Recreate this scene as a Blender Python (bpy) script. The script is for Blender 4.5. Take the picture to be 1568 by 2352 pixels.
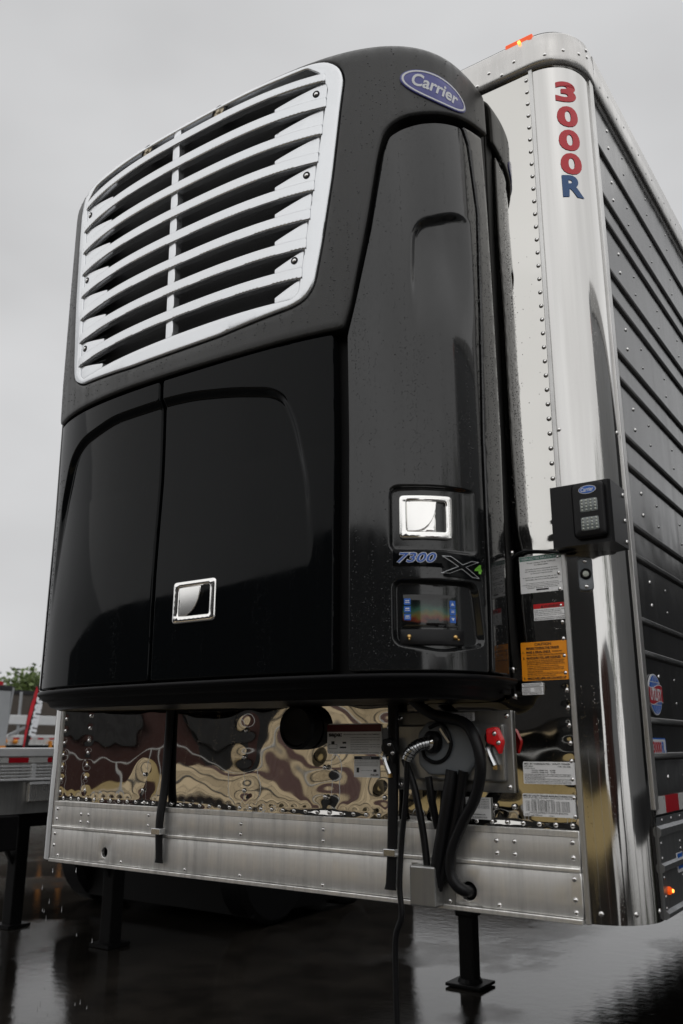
import bpy, bmesh, math, random
import numpy as np
from mathutils import Vector, Matrix
from mathutils.geometry import delaunay_2d_cdt
random.seed(7); RNG = np.random.RandomState(11)
SC = bpy.context.scene
for o in list(bpy.data.objects): bpy.data.objects.remove(o)
COL = SC.collection
R = math.radians

# ------------------------------------------------------------------ camera
cam_d = bpy.data.cameras.new('camera'); cam = bpy.data.objects.new('camera', cam_d); COL.objects.link(cam)
SC.camera = cam
cam.location = (2.0275, -2.4519, 1.5106)
yaw, pitch, roll = 0.60596, 0.26795, 0.00195
cam.rotation_euler = (Matrix.Rotation(yaw, 3, 'Z') @ Matrix.Rotation(math.pi/2 + pitch, 3, 'X') @ Matrix.Rotation(roll, 3, 'Z')).to_euler()
cam_d.sensor_fit = 'VERTICAL'; cam_d.sensor_height = 36.0; cam_d.sensor_width = 24.0
cam_d.lens = 1956.02/2352.0*36.0
cam_d.clip_start = 0.05; cam_d.clip_end = 2000
cam_d.dof.use_dof = True; cam_d.dof.focus_distance = 3.2; cam_d.dof.aperture_fstop = 3.2

# ------------------------------------------------------------------ sky, sun, exposure
SUN_EL, SUN_AZ = R(50), R(145)
world = bpy.data.worlds.new('World'); SC.world = world; world.use_nodes = True
wn, wl = world.node_tree.nodes, world.node_tree.links
wn.clear()
w_out = wn.new('ShaderNodeOutputWorld'); w_bg = wn.new('ShaderNodeBackground')
w_sky = wn.new('ShaderNodeTexSky'); w_sky.sky_type = 'NISHITA'; w_sky.sun_disc = False
w_sky.sun_elevation = SUN_EL; w_sky.sun_rotation = SUN_AZ; w_sky.dust_density = 6.0; w_sky.air_density = 1.0
w_hsv = wn.new('ShaderNodeHueSaturation'); w_hsv.inputs['Saturation'].default_value = 0.12
w_tc = wn.new('ShaderNodeTexCoord')
w_map = wn.new('ShaderNodeMapping'); w_map.inputs['Scale'].default_value = (1.0, 1.0, 2.2)
w_noise = wn.new('ShaderNodeTexNoise'); w_noise.inputs['Scale'].default_value = 1.7; w_noise.inputs['Detail'].default_value = 4; w_noise.inputs['Roughness'].default_value = 0.45
w_ramp = wn.new('ShaderNodeValToRGB')
w_ramp.color_ramp.elements[0].position = 0.25; w_ramp.color_ramp.elements[0].color = (4.9, 4.9, 4.96, 1)
w_ramp.color_ramp.elements[1].position = 0.75; w_ramp.color_ramp.elements[1].color = (8.0, 8.05, 8.15, 1)
w_mix = wn.new('ShaderNodeMix'); w_mix.data_type = 'RGBA'; w_mix.inputs[0].default_value = 0.93
wl.new(w_sky.outputs[0], w_hsv.inputs['Color'])
wl.new(w_tc.outputs['Generated'], w_map.inputs[0]); wl.new(w_map.outputs[0], w_noise.inputs['Vector'])
wl.new(w_noise.outputs['Fac'], w_ramp.inputs[0])
wl.new(w_hsv.outputs[0], w_mix.inputs[6]); wl.new(w_ramp.outputs[0], w_mix.inputs[7])
wl.new(w_mix.outputs[2], w_bg.inputs['Color']); w_bg.inputs['Strength'].default_value = 0.1
wl.new(w_bg.outputs[0], w_out.inputs[0])

sun_d = bpy.data.lights.new('sun', 'SUN'); sun = bpy.data.objects.new('sun', sun_d); COL.objects.link(sun)
sun_d.energy = 1.35; sun_d.angle = R(170); sun_d.color = (1, 0.985, 0.96)
sun_dir = Vector((math.sin(SUN_AZ)*math.cos(SUN_EL), math.cos(SUN_AZ)*math.cos(SUN_EL), math.sin(SUN_EL)))
sun.rotation_euler = sun_dir.to_track_quat('Z', 'Y').to_euler()

SC.view_settings.view_transform = 'Standard'; SC.view_settings.look = 'None'
SC.view_settings.exposure = 0.0; SC.view_settings.gamma = 1.0; SC.view_settings.use_curve_mapping = False
SC.render.engine = 'CYCLES'
SC.cycles.max_bounces = 8; SC.cycles.glossy_bounces = 6; SC.cycles.sample_clamp_indirect = 4.0

# ------------------------------------------------------------------ materials
MATS = {}
def nodes_of(name):
    m = bpy.data.materials.new(name); m.use_nodes = True; MATS[name] = m
    nt = m.node_tree; b = nt.nodes['Principled BSDF']
    return m, nt, b
def texcoord(nt, scale=(1, 1, 1), rot=(0, 0, 0)):
    tc = nt.nodes.new('ShaderNodeTexCoord'); mp = nt.nodes.new('ShaderNodeMapping')
    mp.inputs['Scale'].default_value = scale; mp.inputs['Rotation'].default_value = rot
    nt.links.new(tc.outputs['Object'], mp.inputs[0]); return mp.outputs[0]
def noise(nt, vec, scale, detail=3, rough=0.5):
    n = nt.nodes.new('ShaderNodeTexNoise'); n.inputs['Scale'].default_value = scale
    n.inputs['Detail'].default_value = detail; n.inputs['Roughness'].default_value = rough
    nt.links.new(vec, n.inputs['Vector']); return n.outputs['Fac']
def ramp(nt, fac, stops):
    r = nt.nodes.new('ShaderNodeValToRGB'); e = r.color_ramp.elements
    while len(e) < len(stops): e.new(0.5)
    for el, (p, c) in zip(e, stops):
        el.position = p; el.color = (c, c, c, 1) if not isinstance(c, (tuple, list)) else (*c, 1)
    nt.links.new(fac, r.inputs[0]); return r.outputs[0]
def math_n(nt, op, a, b=None):
    m = nt.nodes.new('ShaderNodeMath'); m.operation = op
    for i, v in enumerate((a, b)):
        if v is None: continue
        if isinstance(v, (int, float)): m.inputs[i].default_value = v
        else: nt.links.new(v, m.inputs[i])
    return m.outputs[0]
def bump(nt, b, h, strength, dist, prev=None):
    n = nt.nodes.new('ShaderNodeBump'); n.inputs['Strength'].default_value = strength; n.inputs['Distance'].default_value = dist
    nt.links.new(h, n.inputs['Height'])
    if prev is not None: nt.links.new(prev, n.inputs['Normal'])
    nt.links.new(n.outputs[0], b.inputs['Normal']); return n.outputs[0]
def drops(nt, scale=170.0, lo=0.16, hi=0.32, keep=0.62, streak=True):
    """rain beads: small domes from a voronoi, kept in vertical runs"""
    v = nt.nodes.new('ShaderNodeTexVoronoi'); v.inputs['Scale'].default_value = scale
    vec = texcoord(nt); nt.links.new(vec, v.inputs['Vector'])
    dome = ramp(nt, v.outputs['Distance'], [(lo, 1.0), (hi, 0.0)])
    vec2 = texcoord(nt, (22, 22, 1.6)) if streak else texcoord(nt, (9, 9, 9))
    msk = ramp(nt, noise(nt, vec2, 1.0, 2, 0.6), [(keep-0.05, 0.0), (keep+0.03, 1.0)])
    sep = nt.nodes.new('ShaderNodeSeparateColor'); nt.links.new(v.outputs['Color'], sep.inputs[0])
    rnd = ramp(nt, sep.outputs[0], [(0.55, 0.0), (0.62, 1.0)])
    return math_n(nt, 'MULTIPLY', math_n(nt, 'MULTIPLY', dome, msk), rnd)
def simple(name, col, rough=0.5, metal=0.0, spec=0.5, coat=0.0, bumpy=None, vary=0.0):
    m, nt, b = nodes_of(name)
    b.inputs['Base Color'].default_value = (*col, 1); b.inputs['Roughness'].default_value = rough
    b.inputs['Metallic'].default_value = metal; b.inputs['Specular IOR Level'].default_value = spec
    b.inputs['Coat Weight'].default_value = coat; b.inputs['Coat Roughness'].default_value = 0.05
    vec = texcoord(nt)
    if vary:
        f = noise(nt, vec, 9.0, 5, 0.6)
        c = ramp(nt, f, [(0.25, tuple(x*(1-vary) for x in col)), (0.75, tuple(min(1, x*(1+vary)) for x in col))])
        nt.links.new(c, b.inputs['Base Color'])
        nt.links.new(ramp(nt, noise(nt, vec, 5.0, 4), [(0.3, max(0.02, rough*0.75)), (0.7, min(1, rough*1.3))]), b.inputs['Roughness'])
    if bumpy: bump(nt, b, noise(nt, vec, bumpy[0], 3), bumpy[1], bumpy[2])
    return m
# polished stainless steel
def steel(name, tint, rough, streaks=0.0, beads=True):
    m, nt, b = nodes_of(name)
    b.inputs['Metallic'].default_value = 1.0
    vec = texcoord(nt, (40, 40, 0.8))
    f = noise(nt, vec, 1.0, 4, 0.6)
    c = ramp(nt, f, [(0.3, tuple(x*(1-streaks) for x in tint)), (0.7, tint)])
    nt.links.new(c, b.inputs['Base Color'])
    sm = noise(nt, texcoord(nt, (3, 3, 1.2)), 1.0, 5, 0.6)
    nt.links.new(ramp(nt, sm, [(0.35, rough), (0.75, rough*2.6)]), b.inputs['Roughness'])
    p = bump(nt, b, noise(nt, texcoord(nt, (60, 60, 0.7)), 1.0, 2), 0.05*streaks, 0.01) if streaks else None
    if beads: bump(nt, b, drops(nt, 210, 0.10, 0.26, 0.62, True), 0.18, 0.0010, p)
    return m
steel('steel_mirror', (0.555, 0.545, 0.52), 0.018)
steel('steel_corner', (0.56, 0.553, 0.54), 0.04, 0.08)
# brushed aluminium with water marks
def alu(name, base, rough, axis='x', stain=0.36):
    m, nt, b = nodes_of(name)
    b.inputs['Metallic'].default_value = 0.82
    sc = (0.6, 90, 90) if axis == 'x' else ((90, 0.6, 90) if axis == 'y' else (90, 90, 0.6))
    g = noise(nt, texcoord(nt, sc), 1.0, 3, 0.6)
    st = noise(nt, texcoord(nt, (26, 26, 1.6)), 1.0, 5, 0.62)
    bl = noise(nt, texcoord(nt), 5.0, 4, 0.6)
    f = math_n(nt, 'ADD', math_n(nt, 'MULTIPLY', st, 0.6), math_n(nt, 'MULTIPLY', bl, 0.4))
    c = ramp(nt, f, [(0.36, tuple(x*(1-stain) for x in base)), (0.5, base), (0.64, tuple(min(1, x*(1+stain*0.7)) for x in base))])
    nt.links.new(c, b.inputs['Base Color'])
    nt.links.new(ramp(nt, f, [(0.35, rough*1.25), (0.65, rough*0.7)]), b.inputs['Roughness'])
    bump(nt, b, g, 0.12, 0.0015)
    return m
alu('aluminium_rail', (0.80, 0.79, 0.77), 0.42)
alu('aluminium_cap', (0.56, 0.55, 0.535), 0.27, 'x', 0.12)
alu('aluminium_strip', (0.58, 0.575, 0.565), 0.36, 'z', 0.12)
alu('aluminium_side', (0.30, 0.31, 0.32), 0.38, 'y', 0.2)
alu('aluminium_dull', (0.34, 0.34, 0.335), 0.36, 'z', 0.2)
simple('zinc', (0.62, 0.63, 0.64), 0.22, 1.0)
simple('water_bead', (0.02, 0.021, 0.022), 0.03)
simple('rivet_side', (0.38, 0.38, 0.38), 0.3, 1.0)
simple('rivet_metal', (0.72, 0.71, 0.70), 0.16, 1.0)
# black paint
def gloss(name, col, rough, keep, strength=0.5, spec=0.5):
    m, nt, b = nodes_of(name)
    b.inputs['Base Color'].default_value = (*col, 1)
    b.inputs['Specular IOR Level'].default_value = spec
    sm = noise(nt, texcoord(nt, (14, 14, 1.0)), 1.0, 4, 0.6)
    nt.links.new(ramp(nt, sm, [(0.35, rough*0.7), (0.75, rough*1.8)]), b.inputs['Roughness'])
    p = bump(nt, b, noise(nt, texcoord(nt, (5, 5, 1.4)), 1.0, 2), 0.04, 0.02)
    bump(nt, b, drops(nt, 230, 0.08, 0.20, keep, True), strength, 0.0015, p)
    return m
gloss('black_gloss', (0.0034, 0.0040, 0.0046), 0.05, 0.58, 0.5, 0.10)
gloss('black_gloss_side', (0.010, 0.0105, 0.011), 0.07, 0.47, 0.9, 0.58)
def matte(name, col, rough):
    m, nt, b = nodes_of(name)
    st = noise(nt, texcoord(nt, (30, 30, 1.3)), 1.0, 5, 0.65)
    c = ramp(nt, st, [(0.35, tuple(x*0.7 for x in col)), (0.7, tuple(x*1.3 for x in col))])
    nt.links.new(c, b.inputs['Base Color'])
    nt.links.new(ramp(nt, st, [(0.35, rough*0.8), (0.65, rough*1.15)]), b.inputs['Roughness'])
    p = bump(nt, b, noise(nt, texcoord(nt), 420, 2), 0.25, 0.0015)
    bump(nt, b, drops(nt, 210, 0.14, 0.30, 0.50, True), 0.6, 0.0015, p)
    return m
matte('black_moulded', (0.020, 0.020, 0.0195), 0.42)
simple('black_frame', (0.004, 0.004, 0.0045), 0.5, spec=0.2)
simple('rubber', (0.006, 0.006, 0.007), 0.5, spec=0.25, bumpy=(60, 0.15, 0.002))
simple('cable_black', (0.005, 0.005, 0.006), 0.4, spec=0.3)
simple('base_plastic', (0.005, 0.005, 0.006), 0.4, spec=0.12)
simple('black_plastic', (0.006, 0.006, 0.007), 0.34, spec=0.25, bumpy=(300, 0.1, 0.001))
simple('grille_core', (0.004, 0.004, 0.005), 0.4, bumpy=(260, 0.9, 0.01))
m, nt, b = nodes_of('grille_chrome')
b.inputs['Metallic'].default_value = 0.75; b.inputs['Base Color'].default_value = (0.72, 0.735, 0.755, 1)
nt.links.new(ramp(nt, noise(nt, texcoord(nt), 8, 4), [(0.3, 0.16), (0.7, 0.26)]), b.inputs['Roughness'])
simple('chrome', (0.86, 0.85, 0.83), 0.10, 1.0)
simple('bolt_metal', (0.32, 0.27, 0.19), 0.35, 1.0)
simple('plastic_grey', (0.16, 0.175, 0.19), 0.38)
simple('lens_clear', (0.20, 0.22, 0.22), 0.12)
simple('led', (0.55, 0.58, 0.52), 0.15)
def paint(name, col, rough=0.35, vary=0.06): return simple(name, col, rough, 0.0, 0.5, vary=vary)
paint('red_letter', (0.58, 0.012, 0.025), 0.3); paint('blue_letter', (0.010, 0.075, 0.23), 0.3)
paint('badge_blue', (0.075, 0.08, 0.29), 0.32); paint('badge_white', (0.66, 0.67, 0.70), 0.3)
paint('decal_white', (0.95, 0.95, 0.95), 0.4); paint('decal_grey', (0.80, 0.80, 0.80), 0.4)
paint('decal_green', (0.008, 0.17, 0.105), 0.45); paint('decal_red', (0.62, 0.008, 0.012), 0.45)
paint('decal_orange', (0.95, 0.33, 0.008), 0.4); paint('decal_maroon', (0.11, 0.006, 0.010), 0.45)
paint('decal_navy', (0.012, 0.016, 0.03), 0.45)
simple('ink', (0.012, 0.012, 0.014), 0.5); simple('ink_red', (0.10, 0.004, 0.004), 0.5)
paint('blue_bright', (0.02, 0.10, 0.42), 0.35); paint('green_bright', (0.16, 0.46, 0.045), 0.35)
paint('logo_blue', (0.018, 0.12, 0.50), 0.35); paint('logo_red', (0.42, 0.016, 0.03), 0.35)
paint('plastic_red', (0.80, 0.010, 0.016), 0.28); simple('brass', (0.55, 0.36, 0.14), 0.3, 1.0)
paint('tape_white', (0.52, 0.52, 0.51), 0.3); paint('tape_red', (0.42, 0.006, 0.016), 0.3)
def side_paint():
    m, nt, b = nodes_of('black_panel')
    st = noise(nt, texcoord(nt, (1, 30, 1.2)), 1.0, 5, 0.65)
    nt.links.new(ramp(nt, st, [(0.3, (0.010, 0.0105, 0.011)), (0.7, (0.022, 0.0225, 0.023))]), b.inputs['Base Color'])
    nt.links.new(ramp(nt, st, [(0.3, 0.13), (0.7, 0.24)]), b.inputs['Roughness'])
    b.inputs['Specular IOR Level'].default_value = 1.2
    p = bump(nt, b, noise(nt, texcoord(nt, (1, 3, 3)), 1.0, 2), 0.25, 0.02)
    bump(nt, b, drops(nt, 150, 0.12, 0.3, 0.54, True), 0.5, 0.0018, p)
side_paint()
def emit(name, col, strength, base=(0.3, 0.05, 0.0)):
    m, nt, b = nodes_of(name)
    b.inputs['Base Color'].default_value = (*base, 1); b.inputs['Roughness'].default_value = 0.15
    b.inputs['Emission Color'].default_value = (*col, 1); b.inputs['Emission Strength'].default_value = strength
emit('amber_lens', (1.0, 0.10, 0.005), 0.55, (0.5, 0.06, 0.0)); emit('amber_led', (1.0, 0.30, 0.05), 5.0)
def screen_mat():
    m, nt, b = nodes_of('display_glass')
    tc = nt.nodes.new('ShaderNodeTexCoord'); sep = nt.nodes.new('ShaderNodeSeparateXYZ')
    nt.links.new(tc.outputs['Object'], sep.inputs[0])
    mr = nt.nodes.new('ShaderNodeMapRange'); mr.inputs[1].default_value = 1.842; mr.inputs[2].default_value = 1.925
    nt.links.new(sep.outputs[2], mr.inputs[0])
    wob = math_n(nt, 'ADD', mr.outputs[0], math_n(nt, 'MULTIPLY', math_n(nt, 'SUBTRACT', noise(nt, texcoord(nt), 30, 2), 0.5), 0.5))
    c = ramp(nt, wob, [(0.12, (0.004, 0.004, 0.004)), (0.22, (0.08, 0.018, 0.01)), (0.34, (0.08, 0.065, 0.02)), (0.5, (0.022, 0.06, 0.042)), (0.75, (0.006, 0.012, 0.011)), (0.95, (0.003, 0.003, 0.003))])  # rainbow reflection painted into the glass colour by height; it also feeds the glow
    nt.links.new(c, b.inputs['Base Color']); b.inputs['Roughness'].default_value = 0.08
    nt.links.new(c, b.inputs['Emission Color']); b.inputs['Emission Strength'].default_value = 0.25
screen_mat()

# ------------------------------------------------------------------ object helpers
def put(o, parent=None, label=None, cat=None, group=None, kind=None):
    COL.objects.link(o)
    if parent is not None:
        o.parent = parent
        if parent.type == 'EMPTY': o.matrix_parent_inverse = Matrix.Translation(-Vector(parent.location))
    if label: o['label'] = label
    if cat: o['category'] = cat
    if group: o['group'] = group
    if kind: o['kind'] = kind
    return o
def thing(name, loc, label, cat, group=None):
    e = bpy.data.objects.new(name, None); e.location = loc; e.empty_display_size = 0.2
    return put(e, None, label, cat, group)
def mobj(name, V, F, mat, parent=None, smooth=False, **kw):
    me = bpy.data.meshes.new(name)
    me.from_pydata([tuple(map(float, v)) for v in V], [], [tuple(int(i) for i in f) for f in F])
    me.update()
    if smooth: me.polygons.foreach_set('use_smooth', [True]*len(me.polygons))
    if isinstance(mat, str): me.materials.append(MATS[mat])
    o = bpy.data.objects.new(name, me)
    return put(o, parent, **kw)
class MB:
    """collects shapes that belong to ONE part"""
    def __init__(s): s.V = []; s.F = []
    def add(s, V, F):
        n = len(s.V); s.V += [tuple(v) for v in V]; s.F += [tuple(i+n for i in f) for f in F]; return s
    def box(s, x0, x1, y0, y1, z0, z1, bev=0.0):
        if bev <= 0:
            V = [(x, y, z) for x in (x0, x1) for y in (y0, y1) for z in (z0, z1)]
            F = [(0, 1, 3, 2), (4, 6, 7, 5), (0, 4, 5, 1), (2, 3, 7, 6), (0, 2, 6, 4), (1, 5, 7, 3)]
            return s.add(V, F)
        bm = bmesh.new(); bmesh.ops.create_cube(bm, size=1.0)
        for v in bm.verts: v.co = ((x0+x1)/2+v.co.x*(x1-x0), (y0+y1)/2+v.co.y*(y1-y0), (z0+z1)/2+v.co.z*(z1-z0))
        bmesh.ops.bevel(bm, geom=bm.edges[:], offset=bev, segments=2, affect='EDGES', profile=0.5)
        bm.verts.index_update()
        s.add([v.co[:] for v in bm.verts], [[v.index for v in f.verts] for f in bm.faces]); bm.free(); return s
    def bar(s, p, q, w, h, up=(0, 0, 1)):
        p, q = Vector(p), Vector(q); d = (q-p).normalized(); sx = d.cross(Vector(up))
        if sx.length < 1e-4: sx = d.cross(Vector((1, 0, 0)))
        sx.normalize(); sz = sx.cross(d)
        V = [c+sx*a*w/2+sz*b*h/2 for c in (p, q) for a, b in ((-1, -1), (1, -1), (1, 1), (-1, 1))]
        return s.add([v[:] for v in V], [(0, 1, 2, 3), (7, 6, 5, 4), (0, 4, 5, 1), (1, 5, 6, 2), (2, 6, 7, 3), (3, 7, 4, 0)])
    def tube(s, pts, r, seg=10, cap=True):
        P = [Vector(p) for p in pts]; n = len(P); V = []; F = []
        rr = r if isinstance(r, (list, tuple)) else [r]*n
        nrm = None
        for i in range(n):
            t = (P[min(i+1, n-1)]-P[max(i-1, 0)]).normalized()
            if nrm is None:
                nrm = t.cross(Vector((0, 0, 1)))
                if nrm.length < 0.05: nrm = t.cross(Vector((1, 0, 0)))
            nrm = (nrm - t*nrm.dot(t)).normalized(); bn = t.cross(nrm)
            for k in range(seg):
                a = 2*math.pi*k/seg; V.append((P[i]+nrm*math.cos(a)*rr[i]+bn*math.sin(a)*rr[i])[:])
        for i in range(n-1):
            for k in range(seg):
                k2 = (k+1) % seg; F.append((i*seg+k, i*seg+k2, (i+1)*seg+k2, (i+1)*seg+k))
        if cap: F.append(tuple(range(seg-1, -1, -1))); F.append(tuple((n-1)*seg+k for k in range(seg)))
        return s.add(V, F)
    def lathe(s, prof, origin, axis, seg=20, cap=True):
        """prof: (radius, height along axis)"""
        A = Vector(axis).normalized(); u = A.cross(Vector((0, 0, 1)))
        if u.length < 0.05: u = A.cross(Vector((1, 0, 0)))
        u.normalize(); w = A.cross(u); O = Vector(origin); V = []; F = []
        for (r, h) in prof:
            for k in range(seg):
                a = 2*math.pi*k/seg; V.append((O+A*h+u*math.cos(a)*r+w*math.sin(a)*r)[:])
        for i in range(len(prof)-1):
            for k in range(seg):
                k2 = (k+1) % seg; F.append((i*seg+k, i*seg+k2, (i+1)*seg+k2, (i+1)*seg+k))
        if cap: F.append(tuple(range(seg-1, -1, -1))); F.append(tuple((len(prof)-1)*seg+k for k in range(seg)))
        return s.add(V, F)
    def build(s, name, mat, parent=None, smooth=False, **kw):
        o = mobj(name, s.V, s.F, mat, parent, False, **kw)
        if smooth:
            bm = bmesh.new(); bm.from_mesh(o.data)
            for f in bm.faces: f.smooth = True
            for e in bm.edges:
                if len(e.link_faces) == 2 and e.calc_face_angle(0) > R(38): e.smooth = False
            bm.to_mesh(o.data); bm.free()
        return o
def curve_pts(P, n=8):
    """Catmull-Rom through points"""
    P = [Vector(p) for p in P]; out = []
    for i in range(len(P)-1):
        p0, p1, p2, p3 = P[max(i-1, 0)], P[i], P[i+1], P[min(i+2, len(P)-1)]
        for k in range(n):
            t = k/n
            out.append(0.5*((2*p1)+(p2-p0)*t+(2*p0-5*p1+4*p2-p3)*t*t+(3*p1-p0-3*p2+p3)*t**3))
    out.append(P[-1]); return [p[:] for p in out]
# --- 2D helpers
def densify(poly, step):
    out = []; n = len(poly)
    for i in range(n):
        a, b2 = np.array(poly[i]), np.array(poly[(i+1) % n]); k = max(1, int(np.ceil(np.linalg.norm(b2-a)/step)))
        for j in range(k): out.append(a+(b2-a)*j/k)
    return np.array(out)
def round_poly(poly, rad, seg=5):
    n = len(poly); out = []
    for i in range(n):
        p, a, b2 = np.array(poly[i], float), np.array(poly[i-1], float), np.array(poly[(i+1) % n], float)
        r = rad[i] if isinstance(rad, (list, tuple)) else rad
        da, db = a-p, b2-p; la, lb = np.linalg.norm(da), np.linalg.norm(db)
        if r <= 0: out.append(p); continue
        k = min(r, la*0.49, lb*0.49); p0, p1 = p+da/la*k, p+db/lb*k
        for j in range(seg+1):
            t = j/seg; out.append((1-t)**2*p0+2*t*(1-t)*p+t*t*p1)
    return np.array(out)
def inside(poly, pts):
    x, y = pts[:, 0], pts[:, 1]; r = np.zeros(len(pts), bool); n = len(poly); j = n-1
    for i in range(n):
        xi, yi = poly[i]; xj, yj = poly[j]
        c = (yi > y) != (yj > y)
        if yi != yj: r ^= c & (x < (xj-xi)*(y-yi)/(yj-yi)+xi)
        j = i
    return r
def dist_poly(poly, pts):
    d = np.full(len(pts), 1e9); n = len(poly)
    for i in range(n):
        a, b2 = poly[i], poly[(i+1) % n]; ab = b2-a; L2 = (ab**2).sum()+1e-15
        t = np.clip(((pts-a)@ab)/L2, 0, 1); d = np.minimum(d, np.hypot(*(pts-(a+t[:, None]*ab)).T))
    return d
def sdf(poly, pts): return np.where(inside(poly, pts), 1, -1)*dist_poly(np.asarray(poly, float), pts)
def sstep(x, a, b2):
    t = np.clip((x-a)/(b2-a), 0, 1); return t*t*(3-2*t)
def inset(poly, d):
    P = np.asarray(poly); area = 0.5*np.sum(P[:, 0]*np.roll(P[:, 1], -1)-np.roll(P[:, 0], -1)*P[:, 1]); sg = 1 if area > 0 else -1
    e = np.roll(P, -1, 0)-P; e /= np.linalg.norm(e, axis=1, keepdims=True)+1e-12
    n = sg*np.stack([-e[:, 1], e[:, 0]], 1); m = n+np.roll(n, 1, 0); m /= np.linalg.norm(m, axis=1, keepdims=True)+1e-12
    c = np.clip((m*n).sum(1), 0.45, 1); return P+m*(d/c)[:, None]
def panel(name, poly, mapper, mat, parent, off=0.0, grid=0.02, bev=0.006, thick=0.02, hfun=None, holes=(), edge=0.012, feats=(), **kw):
    """sheet in (u,v) cut to poly (with holes), bent by mapper(u,v,off), with rounded rim and a skirt"""
    loops = [densify(poly, edge)]+[densify(h, edge) for h in holes]
    A = np.array(loops[0]); area = 0.5*np.sum(A[:, 0]*np.roll(A[:, 1], -1)-np.roll(A[:, 0], -1)*A[:, 1])
    if area < 0: loops[0] = A[::-1]
    for i in range(1, len(loops)):
        A = loops[i]; area = 0.5*np.sum(A[:, 0]*np.roll(A[:, 1], -1)-np.roll(A[:, 0], -1)*A[:, 1])
        if area > 0: loops[i] = A[::-1]
    pts = []; H = []; edges = []; loop_idx = []
    for lp in loops:
        n0 = len(pts); k = len(lp); loop_idx.append(list(range(n0, n0+k)))
        pts += list(lp); H += [off-bev]*k; edges += [(n0+i, n0+(i+1) % k) for i in range(k)]
    def valid(q):
        ok = inside(loops[0], q)
        for h in loops[1:]: ok &= ~inside(h, q)
        return ok
    def dist(q):
        d = dist_poly(loops[0], q)
        for h in loops[1:]: d = np.minimum(d, dist_poly(h, q))
        return d
    if bev > 0:
        for fr, hh in ((0.35, 0.24), (1.0, 0.0)):
            for li, lp in enumerate(loops):
                q = inset(lp, bev*fr*(1 if li == 0 else -1)*(1))
                if li > 0: q = inset(lp[::-1], -bev*fr)
                ok = valid(q) & (dist(q) > bev*fr*0.8)
                for p in q[ok]: pts.append(p); H.append(off-bev*hh)
    lo, hi = loops[0].min(0), loops[0].max(0)
    gx, gy = np.meshgrid(np.arange(lo[0]+grid*0.5, hi[0], grid), np.arange(lo[1]+grid*0.5, hi[1], grid)); G = np.stack([gx.ravel(), gy.ravel()], 1)
    G = G[valid(G)]
    if len(G): G = G[dist(G) > max(bev*1.5, grid*0.4)]
    for fp, d0, d1 in feats:   # vertex rows that follow a pressed contour
        if len(G):
            sd = sdf(fp, G); G = G[(sd < d0-0.004) | (sd > d1+0.004)]
    for fp, d0, d1 in feats:
        rows_ = np.linspace(d0, d1, 7)
        for dd in rows_:
            q = densify(inset(densify(fp, 0.02), dd), 0.012); ok = valid(q)
            q = q[ok]; q = q[(dist(q) > bev*1.6) & (np.abs(sdf(fp, q)-dd) < 0.002)]
            for p in q: pts.append(p); H.append(off)
    for p in G: pts.append(p); H.append(off)
    res = delaunay_2d_cdt([Vector((float(p[0]), float(p[1]))) for p in pts], edges, [], 0, 1e-7)
    v2 = np.array([v[:] for v in res[0]]); tri = [f for f in res[2] if len(f) == 3]
    orig = res[3]; Hn = np.array([H[o[0]] if o else off for o in orig])
    cen = v2[np.array(tri)].mean(1); keep = valid(cen)
    tri = [t for t, k in zip(tri, keep) if k]
    h = Hn + (hfun(v2) if hfun else 0)
    V3 = mapper(v2[:, 0], v2[:, 1], h)
    inv = {}
    for i, o in enumerate(orig):
        for a in o: inv[a] = i
    V = list(map(tuple, V3)); F = []
    for t in tri:
        a, b2, c = v2[t[0]], v2[t[1]], v2[t[2]]
        cr = (b2[0]-a[0])*(c[1]-a[1])-(b2[1]-a[1])*(c[0]-a[0])
        F.append(tuple(t) if cr > 0 else (t[0], t[2], t[1]))
    nsm = len(F)
    if thick > 0:
        for li in loop_idx:
            idx = [inv[i] for i in li]; k = len(idx); top0 = len(V)
            top = mapper(v2[idx, 0], v2[idx, 1], h[idx]); bot = mapper(v2[idx, 0], v2[idx, 1], np.full(k, off-thick))
            V += list(map(tuple, top))+list(map(tuple, bot))
            for i in range(k):
                j = (i+1) % k; F.append((top0+i, top0+k+i, top0+k+j, top0+j))
    o = mobj(name, V, F, mat, parent, True, **kw)
    if hfun is not None:      # exact normals for pressed shapes, so reflections stay smooth
        n2 = len(v2); nv = np.empty(len(V)*3); o.data.vertex_normals.foreach_get('vector', nv); nv = nv.reshape(-1, 3)
        inner_v = np.nonzero(np.abs(Hn-off) < 1e-9)[0]; q = v2[inner_v]; e = 0.003
        def sp(du, dv):
            qq = q+np.array([du, dv]); return mapper(qq[:, 0], qq[:, 1], off+hfun(qq))
        nn_ = np.cross(sp(e, 0)-sp(-e, 0), sp(0, e)-sp(0, -e)); nn_ /= np.linalg.norm(nn_, axis=1, keepdims=True)+1e-12
        nv[inner_v] = nn_; o.data.normals_split_custom_set_from_vertices([tuple(x) for x in nv])
    return o
# --- mappers
def front_map(y0):
    return lambda u, v, h: np.stack([np.asarray(u, float), y0-np.asarray(h, float)+0*np.asarray(u), np.asarray(v, float)], -1)
def side_map(x0):
    return lambda u, v, h: np.stack([x0+np.asarray(h, float)+0*np.asarray(u), np.asarray(u, float), np.asarray(v, float)], -1)
HW, CR = 1.3, 0.154
def corner_map(u, v, h):
    """u: arc length from the front seam round the right corner"""
    u = np.asarray(u, float); ph = np.clip(u/CR, 0, math.pi/2); r = CR+np.asarray(h, float)
    ex = np.maximum(u-CR*math.pi/2, 0)
    return np.stack([HW-CR+r*np.sin(ph), CR-r*np.cos(ph)+ex, np.asarray(v, float)+0*u], -1)
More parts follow.
